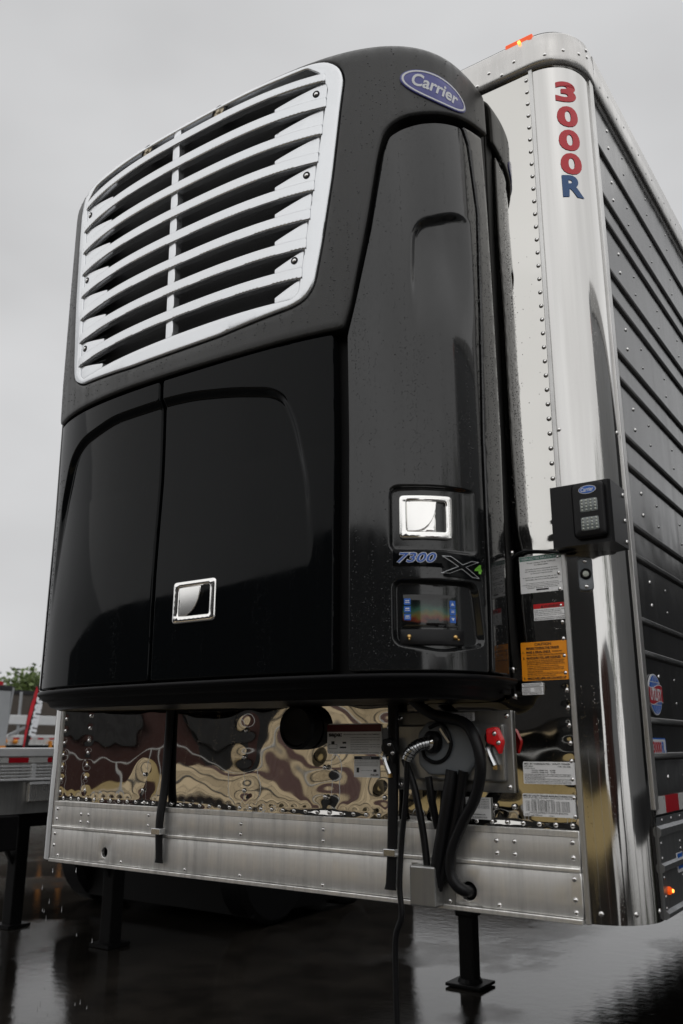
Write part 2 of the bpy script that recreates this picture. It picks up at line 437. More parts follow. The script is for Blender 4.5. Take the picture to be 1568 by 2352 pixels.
# --- refrigeration unit skin
NE = 3.2
_th = np.linspace(0, np.pi/2, 6000); _X = np.sin(_th)**(2/NE); _Y = np.maximum(np.cos(_th), 0)**(2/NE)
_s = np.concatenate([[0], np.cumsum(np.hypot(np.diff(_X), 0.48*np.diff(_Y)))]); LS = float(_s[-1])
ZT, RT = 3.765, 0.085
def shell_pos(s, t):
    sa = np.clip(np.abs(s), 0, LS); X = np.interp(sa, _s, _X)*np.sign(s); Y = np.interp(sa, _s, _Y)
    k = np.clip((t-2.4)/1.4, 0, 1.2); a = 0.982-0.016*k**2; d = 0.484+0.04*k
    ph = np.clip((t-ZT)/RT, 0, np.pi/2); ins = RT*(1-np.cos(ph)); z = np.where(t < ZT, t, ZT+RT*np.sin(ph))
    ins = ins+np.clip(t-ZT-RT*np.pi/2, 0, 9)
    return np.stack([X*(a-ins), -Y*(d-ins), z+0*X], -1)
def shell_map(s, t, h):
    s = np.asarray(s, float); t = np.asarray(t, float)+0*s; e = 2e-3
    P = shell_pos(s, t)
    ds = shell_pos(np.minimum(s+e, LS), t)-shell_pos(np.maximum(s-e, -LS), t); dt = shell_pos(s, t+e)-shell_pos(s, t-e)
    n = np.cross(ds, dt); n /= np.linalg.norm(n, axis=-1, keepdims=True)+1e-12
    return P+n*(np.asarray(h, float)+0*s)[..., None]
# --- lettering
def text_raw(s, bold=0.0, shear=0.0, spacing=1.0):
    cu = bpy.data.curves.new('t', 'FONT'); cu.body = s; cu.size = 1.0; cu.offset = bold; cu.shear = shear; cu.space_character = spacing; cu.resolution_u = 4
    ob = bpy.data.objects.new('t', cu); COL.objects.link(ob)
    bpy.context.view_layer.update()
    me = bpy.data.meshes.new_from_object(ob.evaluated_get(bpy.context.evaluated_depsgraph_get()))
    bpy.data.objects.remove(ob); bpy.data.curves.remove(cu)
    V = np.array([v.co[:] for v in me.vertices]); F = [tuple(p.vertices) for p in me.polygons]; bpy.data.meshes.remove(me)
    return V, F
def subdivide(V, F, maxlen):
    bm = bmesh.new(); vs = [bm.verts.new((v[0], v[1], 0)) for v in V]
    for f in F:
        try: bm.faces.new([vs[i] for i in f])
        except ValueError: pass
    bmesh.ops.triangulate(bm, faces=bm.faces[:])
    for _ in range(4):
        es = [e for e in bm.edges if e.calc_length() > maxlen]
        if not es: break
        bmesh.ops.subdivide_edges(bm, edges=es, cuts=1); bmesh.ops.triangulate(bm, faces=[f for f in bm.faces if len(f.verts) > 3])
    bm.verts.index_update()
    o = np.array([v.co[:2] for v in bm.verts]), [tuple(v.index for v in f.verts) for f in bm.faces]
    bm.free(); return o
def text_fit(s, u0, v0, u1, v1, bold=0.0, shear=0.0, sub=None, tilt=0.0, spacing=1.0):
    V, F = text_raw(s, bold, shear, spacing)
    lo, hi = V[:, :2].min(0), V[:, :2].max(0)
    Q = (V[:, :2]-lo)/(hi-lo)*np.array([u1-u0, v1-v0])+np.array([u0, v0])
    if tilt:
        c = np.array([(u0+u1)/2, (v0+v1)/2]); q = Q-c; Q = c+np.stack([q[:, 0]*math.cos(tilt)-q[:, 1]*math.sin(tilt), q[:, 0]*math.sin(tilt)+q[:, 1]*math.cos(tilt)], 1)
    if sub: return subdivide(Q, F, sub)
    return Q, F
class Flat:
    """flat print collected in (u,v) and mapped on a surface as one part"""
    def __init__(s): s.V = []; s.F = []; s.H = []
    def add(s, V, F, h=0.0):
        n = len(s.V); s.V += [tuple(v) for v in V]; s.H += [h]*len(V); s.F += [tuple(i+n for i in f) for f in F]; return s
    def text(s, st, u0, v0, u1, v1, h=0.0, **k): return s.add(*text_fit(st, u0, v0, u1, v1, **k), h=h)
    def rect(s, u0, v0, u1, v1, h=0.0): return s.add([(u0, v0), (u1, v0), (u1, v1), (u0, v1)], [(0, 1, 2, 3)], h)
    def poly(s, P, h=0.0): return s.add(P, [tuple(range(len(P)))], h)
    def ring(s, outer, inner, h=0.0):
        n = len(outer); return s.add(list(outer)+list(inner), [(i, (i+1) % n, n+(i+1) % n, n+i) for i in range(n)], h)
    def build(s, name, mapper, off, mat, parent, sub=None, **kw):
        V = np.array(s.V); F = s.F; H = np.array(s.H)
        if sub: V, F = subdivide(V, F, sub); H = np.zeros(len(V))
        return mobj(name, mapper(V[:, 0], V[:, 1], off+H), F, mat, parent, True, **kw)
def ell(cu, cv, a, b2, n=40, tilt=0.0):
    return [(cu+a*math.cos(t)*math.cos(tilt)-b2*math.sin(t)*math.sin(tilt), cv+a*math.cos(t)*math.sin(tilt)+b2*math.sin(t)*math.cos(tilt)) for t in np.linspace(0, 2*math.pi, n, endpoint=False)]
def rrect(u0, v0, u1, v1, r, seg=4): return [tuple(p) for p in round_poly([(u0, v0), (u1, v0), (u1, v1), (u0, v1)], r, seg)]

# rivet head shared by all rivets
def rivet_mesh(r=0.0075, h=0.0045, seg=10, mat='rivet_metal'):
    V = []; F = []; rings = 3
    for i in range(rings):
        a = (math.pi/2)*i/rings
        for k in range(seg): V.append((r*math.cos(a)*math.cos(2*math.pi*k/seg), r*math.cos(a)*math.sin(2*math.pi*k/seg), h*math.sin(a)))
    V.append((0, 0, h))
    for i in range(rings-1):
        for k in range(seg): F.append((i*seg+k, i*seg+(k+1) % seg, (i+1)*seg+(k+1) % seg, (i+1)*seg+k))
    for k in range(seg): F.append(((rings-1)*seg+k, (rings-1)*seg+(k+1) % seg, len(V)-1))
    me = bpy.data.meshes.new('rivet'); me.from_pydata(V, [], F); me.polygons.foreach_set('use_smooth', [True]*len(F)); me.materials.append(MATS[mat]); return me, V, F
RIV, RV, RF = rivet_mesh()
RIVBIG, _, _ = rivet_mesh(0.0085, 0.0055)
ROT_FRONT = (math.pi/2, 0, 0); 
def rivet(p, nrm, parent, mesh=None, name='rivet'):
    o = bpy.data.objects.new(name, mesh or RIV); o.location = p
    o.rotation_euler = Vector(nrm).to_track_quat('Z', 'Y').to_euler(); return put(o, parent)

#==BODY==
# ================================================================== ground
def wet_ground():
    m, nt, b = nodes_of('wet_asphalt')
    vec = texcoord(nt)
    pud = noise(nt, texcoord(nt, (0.55, 0.42, 1)), 1.0, 5, 0.55)
    fine = noise(nt, vec, 70, 6, 0.75)
    mid = noise(nt, vec, 3.0, 5, 0.6)
    col = ramp(nt, mid, [(0.3, (0.010, 0.009, 0.008)), (0.7, (0.030, 0.026, 0.022))])
    nt.links.new(col, b.inputs['Base Color'])
    wet = ramp(nt, pud, [(0.36, 0.0), (0.46, 1.0)])
    nt.links.new(ramp(nt, wet, [(0.0, 0.16), (1.0, 0.014)]), b.inputs['Roughness'])
    b.inputs['IOR'].default_value = 1.45
    dry = math_n(nt, 'SUBTRACT', 1.0, wet)
    p = bump(nt, b, math_n(nt, 'MULTIPLY', fine, math_n(nt, 'ADD', math_n(nt, 'MULTIPLY', dry, 0.9), 0.10)), 0.22, 0.010)
    rip = noise(nt, texcoord(nt, (1, 1, 1)), 11, 5, 0.6)
    bump(nt, b, rip, 0.05, 0.022, p)
    return m
wet_ground()
mobj('ground', [(-400, -400, 0), (400, -400, 0), (400, 400, 0), (-400, 400, 0)], [(0, 1, 2, 3)], 'wet_asphalt', None, kind='structure')
def paver_mat():
    m, nt, b = nodes_of('tan_pavers')
    br = nt.nodes.new('ShaderNodeTexBrick'); br.inputs['Scale'].default_value = 1.0
    br.inputs['Color1'].default_value = (0.34, 0.26, 0.15, 1); br.inputs['Color2'].default_value = (0.56, 0.44, 0.27, 1); br.inputs['Mortar'].default_value = (0.06, 0.045, 0.03, 1)
    br.inputs['Mortar Size'].default_value = 0.02; br.inputs['Brick Width'].default_value = 0.8; br.inputs['Row Height'].default_value = 0.8
    nt.links.new(texcoord(nt, (1, 1, 1)), br.inputs['Vector']); nt.links.new(br.outputs[0], b.inputs['Base Color']); b.inputs['Roughness'].default_value = 0.7
paver_mat()

# ================================================================== refrigerated trailer
ZB, ZR, ZP, ZC = 1.06, 1.283, 3.843, 3.978     # bottom, rail top, panel top, cap top
TL = 14.0
trailer = thing('refrigerated_trailer', (0, 7, 0), 'black-sided refrigerated trailer with polished steel front wall and rounded corners', 'trailer')
XS = HW-CR
# --- rivet layout of the front wall
fr = []
fr += [(1.128, z) for z in np.arange(1.32, 3.82, 0.0497)]
fr += [(-1.125, z) for z in np.arange(1.32, 1.70, 0.05)]
fr += [(-0.965, z) for z in np.arange(1.33, 1.70, 0.05)]
fr += [(x, 1.2955) for x in np.arange(-1.10, 1.12, 0.0493)]
iso = [(-0.62, 1.34), (-0.615, 1.40), (-0.095, 1.355), (-0.10, 1.47), (-0.095, 1.565), (0.264, 1.345), (0.262, 1.44), (0.50, 1.35), (0.885, 1.34), (0.945, 1.34), (0.965, 1.655), (0.962, 1.735), (0.978, 2.095), (0.52, 1.57)]
nx = 470; gx = np.linspace(-XS, XS, nx)
gz = np.concatenate([np.arange(ZR, 1.80, 0.005), np.arange(1.80, ZP, 0.0095), [ZP]])
GX, GZ = np.meshgrid(gx, gz)
def waves(X, Z, n, lam, amp, rng):
    h = np.zeros_like(X)
    for _ in range(n):
        a = rng.uniform(0, math.pi); l = rng.uniform(*lam); ph = rng.uniform(0, 6.28)
        h += amp*l*np.sin(2*math.pi*(X*math.cos(a)+Z*math.sin(a))/l+ph)
    return h/math.sqrt(n)
rw = np.random.RandomState(5)
LOW = 1-sstep(GZ, 1.75, 2.3)
Hh = waves(GX, GZ, 7, (0.32, 0.75), 0.0056, rw)*(0.22+0.78*LOW)+waves(GX, GZ, 6, (0.08, 0.16), 0.0010, rw)*(0.15+0.85*LOW)
for (x, z) in fr:
    k = (0.35+0.65*(1-sstep(np.array(z), 1.9, 2.6)))
    near = (np.abs(GX-x) < 0.08) & (np.abs(GZ-z) < 0.08)
    r2 = (GX[near]-x)**2+(GZ[near]-z)**2; Hh[near] -= k*0.0011*np.exp(-r2/(2*0.014**2))
for (x, z) in iso:
    near = (np.abs(GX-x) < 0.2) & (np.abs(GZ-z) < 0.2)
    r2 = (GX[near]-x)**2+(GZ[near]-z)**2; Hh[near] -= 0.0034*np.exp(-r2/(2*0.036**2))
edgef = np.minimum.reduce([(GX+XS), (XS-GX), (GZ-ZR), (ZP-GZ)]); Hh *= sstep(edgef, 0, 0.02)
V = np.stack([GX, -Hh, GZ], -1).reshape(-1, 3); nz = len(gz)
F = [(j*nx+i, j*nx+i+1, (j+1)*nx+i+1, (j+1)*nx+i) for j in range(nz-1) for i in range(nx-1)]
front_wall = mobj('front_wall', V, F, 'steel_mirror', trailer, True)
for (x, z) in fr+iso: rivet((x, -0.0005, z), (0, -1, 0), front_wall, RIVBIG if (x, z) in iso else None)
# --- corner posts (quarter-round polished sheets)
def corner_sheet(sgn):
    nu, nv = 30, 150; us = np.linspace(0, CR*math.pi/2+0.012, nu); vs = np.linspace(1.047, ZP, nv); U, Vv = np.meshgrid(us, vs)
    rr = np.random.RandomState(21)
    h = waves(U*1.0, Vv, 6, (0.25, 0.7), 0.0010, rr)*(1-0.6*sstep(Vv, 1.9, 2.4))+waves(U, Vv*0.25, 4, (0.03, 0.06), 0.0014, rr)*(1-0.75*sstep(Vv, 1.7, 2.2))
    P = corner_map(U, Vv, h*sstep(U, 0, 0.012)).reshape(-1, 3)
    if sgn < 0: P = P*np.array([-1, 1, 1])
    Fc = [(j*nu+i, j*nu+i+1, (j+1)*nu+i+1, (j+1)*nu+i) for j in range(nv-1) for i in range(nu-1)]
    if sgn < 0: Fc = [f[::-1] for f in Fc]
    return mobj('corner_post', P, Fc, 'steel_corner', trailer, True)
cpR = corner_sheet(1); cpL = corner_sheet(-1)
for u, z in ((0.035, 1.074), (0.13, 1.074), (0.225, 1.074), (0.012, 2.47), (0.222, 2.47)):
    p = corner_map(np.array([u]), np.array([z]), np.array([0.0]))[0]; q = corner_map(np.array([u]), np.array([z]), np.array([0.01]))[0]
    rivet(p, q-p, cpR)
for sg in (1, -1):
    mb = MB(); x = sg*XS
    mb.box(x-0.007, x+0.007, -0.007, 0.002, 1.045, ZP-0.001, 0.002); mb.build('seam_strip', 'aluminium_strip', trailer)
# --- lower front rail: two aluminium extrusions
fm = front_map(0.0)
hole_l = ell(-0.803, 1.101, 0.017, 0.019, 18); hole_r = ell(0.795, 1.100, 0.026, 0.026, 20)
lower = panel('rail_board', [(-XS+0.008, ZB), (XS-0.008, ZB), (XS-0.008, 1.174), (-XS+0.008, 1.174)], fm, 'aluminium_rail', trailer, off=0.014, grid=0.08, bev=0.002, thick=0.014, holes=[hole_l, hole_r], edge=0.05)
upper = panel('rail_board', [(-XS+0.008, 1.188), (XS-0.008, 1.188), (XS-0.008, 1.283), (-XS+0.008, 1.283)], fm, 'aluminium_rail', trailer, off=0.010, grid=0.08, bev=0.002, thick=0.012, edge=0.05)
MB().box(-XS+0.008, XS-0.008, -0.019, -0.002, 1.1745, 1.1875, 0.003).build('rail_ridge', 'aluminium_rail', trailer)
MB().box(-XS+0.008, XS-0.008, -0.0135, -0.0105, 1.266, 1.2825, 0.001).build('rail_lip', 'aluminium_rail', trailer)
MB().box(-XS+0.009, XS-0.009, -0.022, 0.05, 1.045, 1.0585, 0.002).build('rail_flange', 'aluminium_rail', trailer)
MB().box(-XS, XS, 0.012, 0.03, 1.05, 1.29).build('rail_backing', 'black_frame', trailer)
for x, z in [(-0.966, 1.237), (-0.92, 1.237), (-0.966, 1.207), (-0.92, 1.207), (-0.568, 1.25), (-0.568, 1.213), (-0.097, 1.242), (-0.097, 1.207), (0.264, 1.242), (0.264, 1.206), (0.889, 1.244), (0.945, 1.245), (0.889, 1.210), (0.945, 1.210), (1.118, 1.252), (1.118, 1.212), (-1.118, 1.252), (-1.118, 1.212)]:
    rivet((x, -0.010, z), (0, -1, 0), upper)
for x, z in [(-1.088, 1.071), (-0.703, 1.072), (-0.359, 1.071), (-0.092, 1.072), (0.266, 1.071), (0.891, 1.071), (1.118, 1.158), (1.118, 1.105), (1.118, 1.073), (-1.118, 1.155), (-1.118, 1.11)]:
    rivet((x, -0.014, z), (0, -1, 0), lower)
# --- top cap round the front
us = [(-HW-0.012, 0.60)]+[( -(XS+(CR+0.012)*math.sin(a)), CR-(CR+0.012)*math.cos(a)) for a in np.linspace(math.pi/2, 0, 12)]
us += [(x, -0.012) for x in np.linspace(-XS, XS, 30)[1:-1]]
us += [(XS+(CR+0.012)*math.sin(a), CR-(CR+0.012)*math.cos(a)) for a in np.linspace(0, math.pi/2, 14)]
us += [(HW+0.012, 0.20)]
prof = [(0.014, ZP-0.005), (0.0, ZP-0.004), (0.0, ZP+0.03), (0.0, ZP+0.08), (0.002, ZC-0.012), (0.010, ZC), (0.03, ZC+0.004)]
ctr = np.array(us); V = []; F = []
tang = np.gradient(ctr, axis=0); nn = np.stack([-tang[:, 1], tang[:, 0]], 1); nn /= np.linalg.norm(nn, axis=1, keepdims=True)
for ins, z in prof:
    q = ctr+nn*ins; V += [(x, y, z) for x, y in q]
n = len(ctr)
for j in range(len(prof)-1):
    F += [(j*n+i, j*n+i+1, (j+1)*n+i+1, (j+1)*n+i) for i in range(n-1)]
topcap = mobj('top_rail', V, F, 'aluminium_cap', trailer, True)
for x in np.arange(0.16, 1.14, 0.098):
    rivet((x, -0.012, ZP+0.022), (0, -1, 0), topcap); rivet((x+0.049, -0.012, ZP+0.055), (0, -1, 0), topcap)
for a, z in ((0.35, ZP+0.035), (0.75, ZP+0.05), (1.15, ZP+0.055), (1.45, ZP+0.10), (1.45, ZP+0.07)):
    p = Vector((XS+(CR+0.0115)*math.sin(a), CR-(CR+0.0115)*math.cos(a), z)); rivet(p, (math.sin(a), -math.cos(a), 0), topcap)
mbk = MB()
mbk.box(-XS, XS, 0.0, 0.008, ZP-0.012, ZP-0.006); mbk.build('cap_seal', 'rubber', trailer)
# roof edge and roof
rp = ctr+nn*0.024; V = [(x, y, ZC+0.003) for x, y in rp]+[(x, y, ZC+0.022) for x, y in ctr+nn*0.030]; n = len(rp)
F = [(i, i+1, n+i+1, n+i) for i in range(n-1)]
mobj('roof_edge', V, F, 'rubber', trailer, True)
mb = MB(); mb.box(-HW+0.05, HW-0.05, 0.06, TL, ZC-0.02, ZC+0.018); mb.build('roof', 'aluminium_dull', trailer)
# cargo box closing the body (left side, rear, underside)
MB().box(-HW, HW-0.02, 0.16, TL, 1.10, ZC-0.03).build('cargo_box', 'black_panel', trailer)
MB().box(-XS, XS, 0.035, 0.16, 1.09, ZC-0.03).build('nose_frame', 'black_frame', trailer)
# --- right side
side = mobj('side_wall', [(HW-0.004, 0.15, 1.31), (HW-0.004, TL, 1.31), (HW-0.004, TL, 3.83), (HW-0.004, 0.15, 3.83)], [(0, 1, 2, 3)], 'black_panel', trailer)
MB().box(HW-0.006, HW+0.008, 0.155, 0.192, 1.335, 3.835, 0.003).build('corner_trim', 'aluminium_strip', trailer)
zs = []; z = 3.59
while z > 1.42: zs += [z, z-0.2]; z -= 0.3015
for z in zs:
    V = []; prof = [(0.0, 0.014), (0.007, 0.010), (0.0095, 0.002), (0.007, -0.006), (0.0, -0.009)]
    for y in (0.193, TL):
        V += [(HW-0.003+dx, y, z+dz) for dx, dz in prof]
    k = len(prof); mobj('rib', V, [(i, k+i, k+i+1, i+1) for i in range(k-1)]+[tuple(range(k))], 'black_panel', side, True)
# side top rail and bottom rail
V = []; prof = [(0.0, ZP-0.025), (0.012, ZP-0.024), (0.013, ZP+0.06), (0.012, ZC-0.01), (-0.01, ZC+0.004)]
for y in (0.2005, TL): V += [(HW+dx, y, z) for dx, z in prof]
k = len(prof); tr_side = mobj('side_top_rail', V, [(i, k+i, k+i+1, i+1) for i in range(k-1)], 'aluminium_cap', trailer, True)
V = []; prof = [(-0.01, ZB-0.012), (0.006, ZB-0.012), (0.016, ZB-0.006), (0.016, ZB+0.004), (0.006, ZB+0.012), (0.006, 1.168), (0.014, 1.173), (0.014, 1.187), (0.006, 1.193), (0.006, 1.262), (0.013, 1.268), (0.013, 1.284), (0.002, 1.292), (0.002, 1.315)]
for y in (0.168, TL): V += [(HW+dx, y, z) for dx, z in prof]
k = len(prof); br_side = mobj('side_bottom_rail', V, [(i, k+i, k+i+1, i+1) for i in range(k-1)]+[tuple(range(k))[::-1]], 'aluminium_side', trailer)
# reflective tape along the side
y = 0.186; kx = 0
tp = 0.098
while y < 9:
    MB().box(HW-0.001, HW+0.003, y, y+tp-0.002, 1.322, 1.37).build('reflective_tape', 'tape_white' if kx % 2 == 0 else 'tape_red', side)
    y += tp if kx % 2 == 0 else 0.15; tp = 0.15; kx += 1
# rivets on the side: nearest column one by one, the rest joined
RV = [(v[0]*0.72, v[1]*0.72, v[2]*0.8) for v in RV]; cols = [0.365, 0.553]; yy = 0.553
while yy < 9.0: yy += 0.32; cols += [yy]
mb = MB(); Mx = Matrix.Rotation(math.pi/2, 3, 'Y')
rz = [z for z in np.arange(1.42, 3.80, 0.0755) if min(abs(z-q) for q in zs) > 0.022]
for ci, y in enumerate(cols):
    for z in rz:
        if ci < 1: rivet((HW-0.004, y, z), (1, 0, 0), side)
        else: mb.add([(Mx @ Vector(v)+Vector((HW-0.004, y, z)))[:] for v in RV], RF)
for y in np.arange(0.23, 9, 0.10):
    mb.add([(Mx @ Vector(v)+Vector((HW+0.002, y, 1.304)))[:] for v in RV], RF)
    mb.add([(Mx @ Vector(v)+Vector((HW+0.012, y+0.03, ZP+0.03+0.03*(int(y*10) % 2))))[:] for v in RV], RF)
for y in np.arange(0.39, 9, 0.3):
    for z in (1.235, 1.215, 1.10, 1.14): mb.add([(Mx @ Vector(v)+Vector((HW+0.006, y, z)))[:] for v in RV], RF)
for z in (1.245, 1.205, 1.155, 1.105, 1.075): mb.add([(Mx @ Vector(v)+Vector((HW+0.006, 0.185, z)))[:] for v in RV], RF)
mb.build('rivet_rows', 'rivet_side', side, True, kind='stuff')
# --- lit amber lamps
ml = MB(); ml.box(1.06, 1.165, -0.010, 0.02, ZC-0.020, ZC+0.008, 0.004); lamp = ml.build('marker_lamp', 'amber_lens', trailer, label='lit amber marker lamp on the top front edge')
MB().lathe([(0.006, 0), (0.006, 0.004), (0.002, 0.007)], (1.115, -0.010, ZC-0.008), (0, -1, 0), 10).build('bulb', 'amber_led', lamp, True)
ml = MB(); ml.lathe([(0.011, 0), (0.0105, 0.006), (0.006, 0.010), (0.0015, 0.012)], (HW+0.006, 0.215, 1.118), (1, 0, 0), 14); lamp = ml.build('side_lamp', 'amber_lens', trailer, True, label='lit amber lamp on the lower side rail')
MB().lathe([(0.005, 0), (0.004, 0.003), (0.001, 0.004)], (HW+0.0175, 0.215, 1.118), (1, 0, 0), 10).build('bulb', 'amber_led', lamp, True)
# --- big lettering down the corner
cm = lambda u, v, h: corner_map(u, v, h)
for ch, z, mt in (('3', 3.725, 'red_letter'), ('0', 3.622, 'red_letter'), ('0', 3.525, 'red_letter'), ('0', 3.430, 'red_letter'), ('R', 3.341, 'blue_letter')):
    w = 0.0385
    Flat().text(ch, 0.118-w, z-0.0425, 0.118+w, z+0.0425, bold=0.045, sub=0.012).build('letter', cm, 0.0022, mt, cpR)
# --- stickers and plates on the front wall
def decal(name, x0, z0, x1, z1, mat, prints, label=None, r=0.0, mapper=None, parent=None, off=0.0035, thick=0.003):
    mp = mapper or fm
    P = rrect(x0, z0, x1, z1, r, 3) if r else [(x0, z0), (x1, z0), (x1, z1), (x0, z1)]
    o = panel(name, P, mp, mat, parent or trailer, off=off, grid=0.2, bev=0.0, thick=thick, edge=0.2, **({'label': label} if label else {}))
    by = {}
    for p in prints:
        by.setdefault(p['m'], Flat()); f = by[p['m']]
        W, Hh2 = x1-x0, z1-z0; a = (x0+p['b'][0]*W, z1-p['b'][3]*Hh2, x0+p['b'][2]*W, z1-p['b'][1]*Hh2)
        if p.get('t'): f.text(p['t'], *a, h=p.get('h', 0.0), bold=p.get('bold', 0.01))
        else: f.rect(*a, h=p.get('h', 0.0))
    for k, f in by.items(): f.build('print', mp, off+0.0006, k, o)
    return o
def T(t, a, b2, c, d, m='ink', bold=0.012, h=0.0004): return dict(t=t, b=(a, b2, c, d), m=m, bold=bold, h=h)
def B(a, b2, c, d, m='ink', h=0.0): return dict(b=(a, b2, c, d), m=m, h=h)
decal('tyre_system_sticker', 1.004, 1.962, 1.145, 2.077, 'decal_white', [B(0.012, 0.015, 0.988, 0.125, 'decal_green'),
    T('TIREMAAX\u00ae TIRE INFLATION SYSTEM', 0.03, 0.035, 0.97, 0.105, 'badge_white', 0.03), T('This unit is equipped with the TIREMAAX\u00ae', 0.17, 0.175, 0.83, 0.215), T('tire inflation system.', 0.34, 0.235, 0.66, 0.275),
    T('If the lamp remains on continuously for more', 0.14, 0.345, 0.86, 0.385), T('than 10 minutes, one or more tires may be low', 0.12, 0.405, 0.88, 0.445), T('or the system requires service.', 0.25, 0.465, 0.75, 0.505),
    T('In the event of a substantial system leak, set the trailer', 0.07, 0.57, 0.93, 0.61), T('park brakes, then close controller supply valve.', 0.13, 0.63, 0.87, 0.67),
    T('For complete service details, refer to publication', 0.13, 0.73, 0.87, 0.755), T('Installation, Service and Troubleshooting Procedures,', 0.05, 0.772, 0.95, 0.797), T('or call the Technical Services Department in the', 0.12, 0.814, 0.88, 0.84), T('United States and Canada', 0.16, 0.856, 0.84, 0.88), B(0.36, 0.905, 0.64, 0.945)], 'white sticker with a green heading and black lines')
decal('warning_sticker', 1.042, 1.876, 1.144, 1.926, 'decal_white', [B(0, 0, 1, 0.28, 'decal_red'), T('\u25b2WARNING', 0.22, 0.05, 0.80, 0.25, 'ink_red', 0.03),
    T('Lamps on this trailer are Light Emitting Diode', 0.02, 0.36, 0.97, 0.43), T('(LED) type and are internally grounded.', 0.02, 0.46, 0.85, 0.53), T('When replacing lamps, make sure to only', 0.02, 0.57, 0.88, 0.63), T('use original components or their equivalent.', 0.02, 0.67, 0.95, 0.73),
    T('SERIOUS INJURY OR PROPERTY DAMAGE MAY', 0.02, 0.81, 0.96, 0.87), T('RESULT IF YOU DONT FOLLOW THIS WARNING', 0.02, 0.90, 0.98, 0.96)], 'small white sticker with a red warning heading')
decal('caution_sticker', 0.994, 1.699, 1.138, 1.813, 'decal_orange', [T('CAUTION', 0.31, 0.03, 0.67, 0.10, bold=0.02), T('BEFORE TOWING THIS TRAILER', 0.12, 0.135, 0.84, 0.19, bold=0.035), B(0.12, 0.197, 0.84, 0.203),
    T('1.', 0.04, 0.235, 0.08, 0.29, bold=0.03), T('MAKE A VISUAL CHECK', 0.12, 0.235, 0.65, 0.29, bold=0.035), B(0.12, 0.297, 0.65, 0.303), T('TO ASSURE THAT', 0.68, 0.25, 0.90, 0.285, bold=0.02), T('THE FIFTH WHEEL LOCKING LEVER IS IN THE LOCKED POSITION.', 0.12, 0.325, 0.95, 0.36, bold=0.02),
    T('2.', 0.04, 0.385, 0.08, 0.44, bold=0.03), T('MAKE SURE YOU ARE COUPLED', 0.12, 0.385, 0.86, 0.44, bold=0.035), B(0.12, 0.447, 0.90, 0.453),
    T('BY FIRST LOCKING THE TRAILER BRAKES AND THEN BY PULLING', 0.12, 0.475, 0.93, 0.505, bold=0.02), T('FORWARD ON THE KING PIN HARD ENOUGH TO OVERCOME THE', 0.12, 0.52, 0.91, 0.55, bold=0.02), T('FRICTION BETWEEN THE FIFTH WHEEL AND THE KING PIN PLATE.', 0.12, 0.565, 0.94, 0.595, bold=0.02),
    T('IF TOWING THIS TRAILER WITH A DOLLY, PERFORM THE', 0.12, 0.62, 0.80, 0.65, bold=0.02), T('COUPLING TEST WITH THE BRAKES LOCKED ON THE REAR AXLE', 0.12, 0.665, 0.91, 0.695, bold=0.02), T('OF THIS TRAILER AND BRAKES RELEASED ON THE DOLLY, LEAD', 0.12, 0.71, 0.91, 0.74, bold=0.02), T('TRAILER AND THE TRACTOR.', 0.12, 0.755, 0.46, 0.785, bold=0.02), B(0.12, 0.795, 0.93, 0.80),
    T('PERFORM THESE TESTS ON DRY, FINISHED ROADWAY SURFACES', 0.12, 0.82, 0.93, 0.85, bold=0.02), T('NOT ON GRAVEL, DIRT, OR SLIPPERY SURFACES.', 0.12, 0.865, 0.74, 0.895, bold=0.02), T('3.', 0.04, 0.915, 0.08, 0.965, bold=0.03), T('MAKE SURE LEGS ARE CRANKED UP', 0.12, 0.915, 0.95, 0.965, bold=0.035), B(0.12, 0.972, 0.95, 0.978)], 'orange caution sticker with black block lettering')
decal('patent_sticker', 0.991, 1.658, 1.057, 1.692, 'decal_white', [T('PROTECTED UNDER ONE OR MORE', 0.04, 0.05, 0.96, 0.14), T('OF THE FOLLOWING PATENTS', 0.12, 0.19, 0.88, 0.28), B(0, 0.32, 1, 0.36), T('5,700,118', 0.06, 0.42, 0.4, 0.5), T('5,944,484', 0.6, 0.42, 0.94, 0.5), T('6,082,010', 0.06, 0.53, 0.4, 0.61), T('5,553,216', 0.6, 0.53, 0.94, 0.61), T('6,632,806', 0.06, 0.64, 0.4, 0.72), T('2,161,930', 0.6, 0.64, 0.94, 0.72), B(0, 0.77, 1, 0.80), T('UTILITY TRAILER MFG. CO.', 0.04, 0.85, 0.96, 0.95)])
decal('data_plate', 0.981, 1.405, 1.137, 1.467, 'decal_grey', [T('MFD. BY / FABRIQUE PAR :  UTILITY TRAILER', 0.03, 0.06, 0.92, 0.14, bold=0.025), T('DATE : 03/2017', 0.03, 0.18, 0.2, 0.24), T('TYPE : TRA / REM', 0.68, 0.18, 0.92, 0.24), T('V.I.N./ N.I.V.', 0.03, 0.28, 0.24, 0.33), T('GVWR / PNBV KG   36,288', 0.17, 0.36, 0.63, 0.42, bold=0.02), T('GAWR / PNBE KG    9,100', 0.17, 0.45, 0.63, 0.51, bold=0.02),
    T('THIS VEHICLE CONFORMS TO ALL APPLICABLE STANDARDS PRESCRIBED', 0.03, 0.55, 0.92, 0.59), T('UNDER THE CANADIAN MOTOR VEHICLE SAFETY REGULATIONS IN EFFECT', 0.03, 0.62, 0.92, 0.66), T('ON THE DATE OF MANUFACTURE', 0.03, 0.69, 0.42, 0.73), B(0.03, 0.755, 0.92, 0.765), T('CE VEHICULE EST CONFORME A TOUTES LES NORMES QUI LUI SONT', 0.03, 0.79, 0.92, 0.83), T('APPLICABLES EN VERTU DU REGLEMENT SUR LA SECURITE DES VEHICULES', 0.03, 0.86, 0.92, 0.895), T('AUTOMOBILES DU CANADA EN VIGUEUR A LA DATE DE SA FABRICATION', 0.03, 0.925, 0.92, 0.96)], r=0.004)
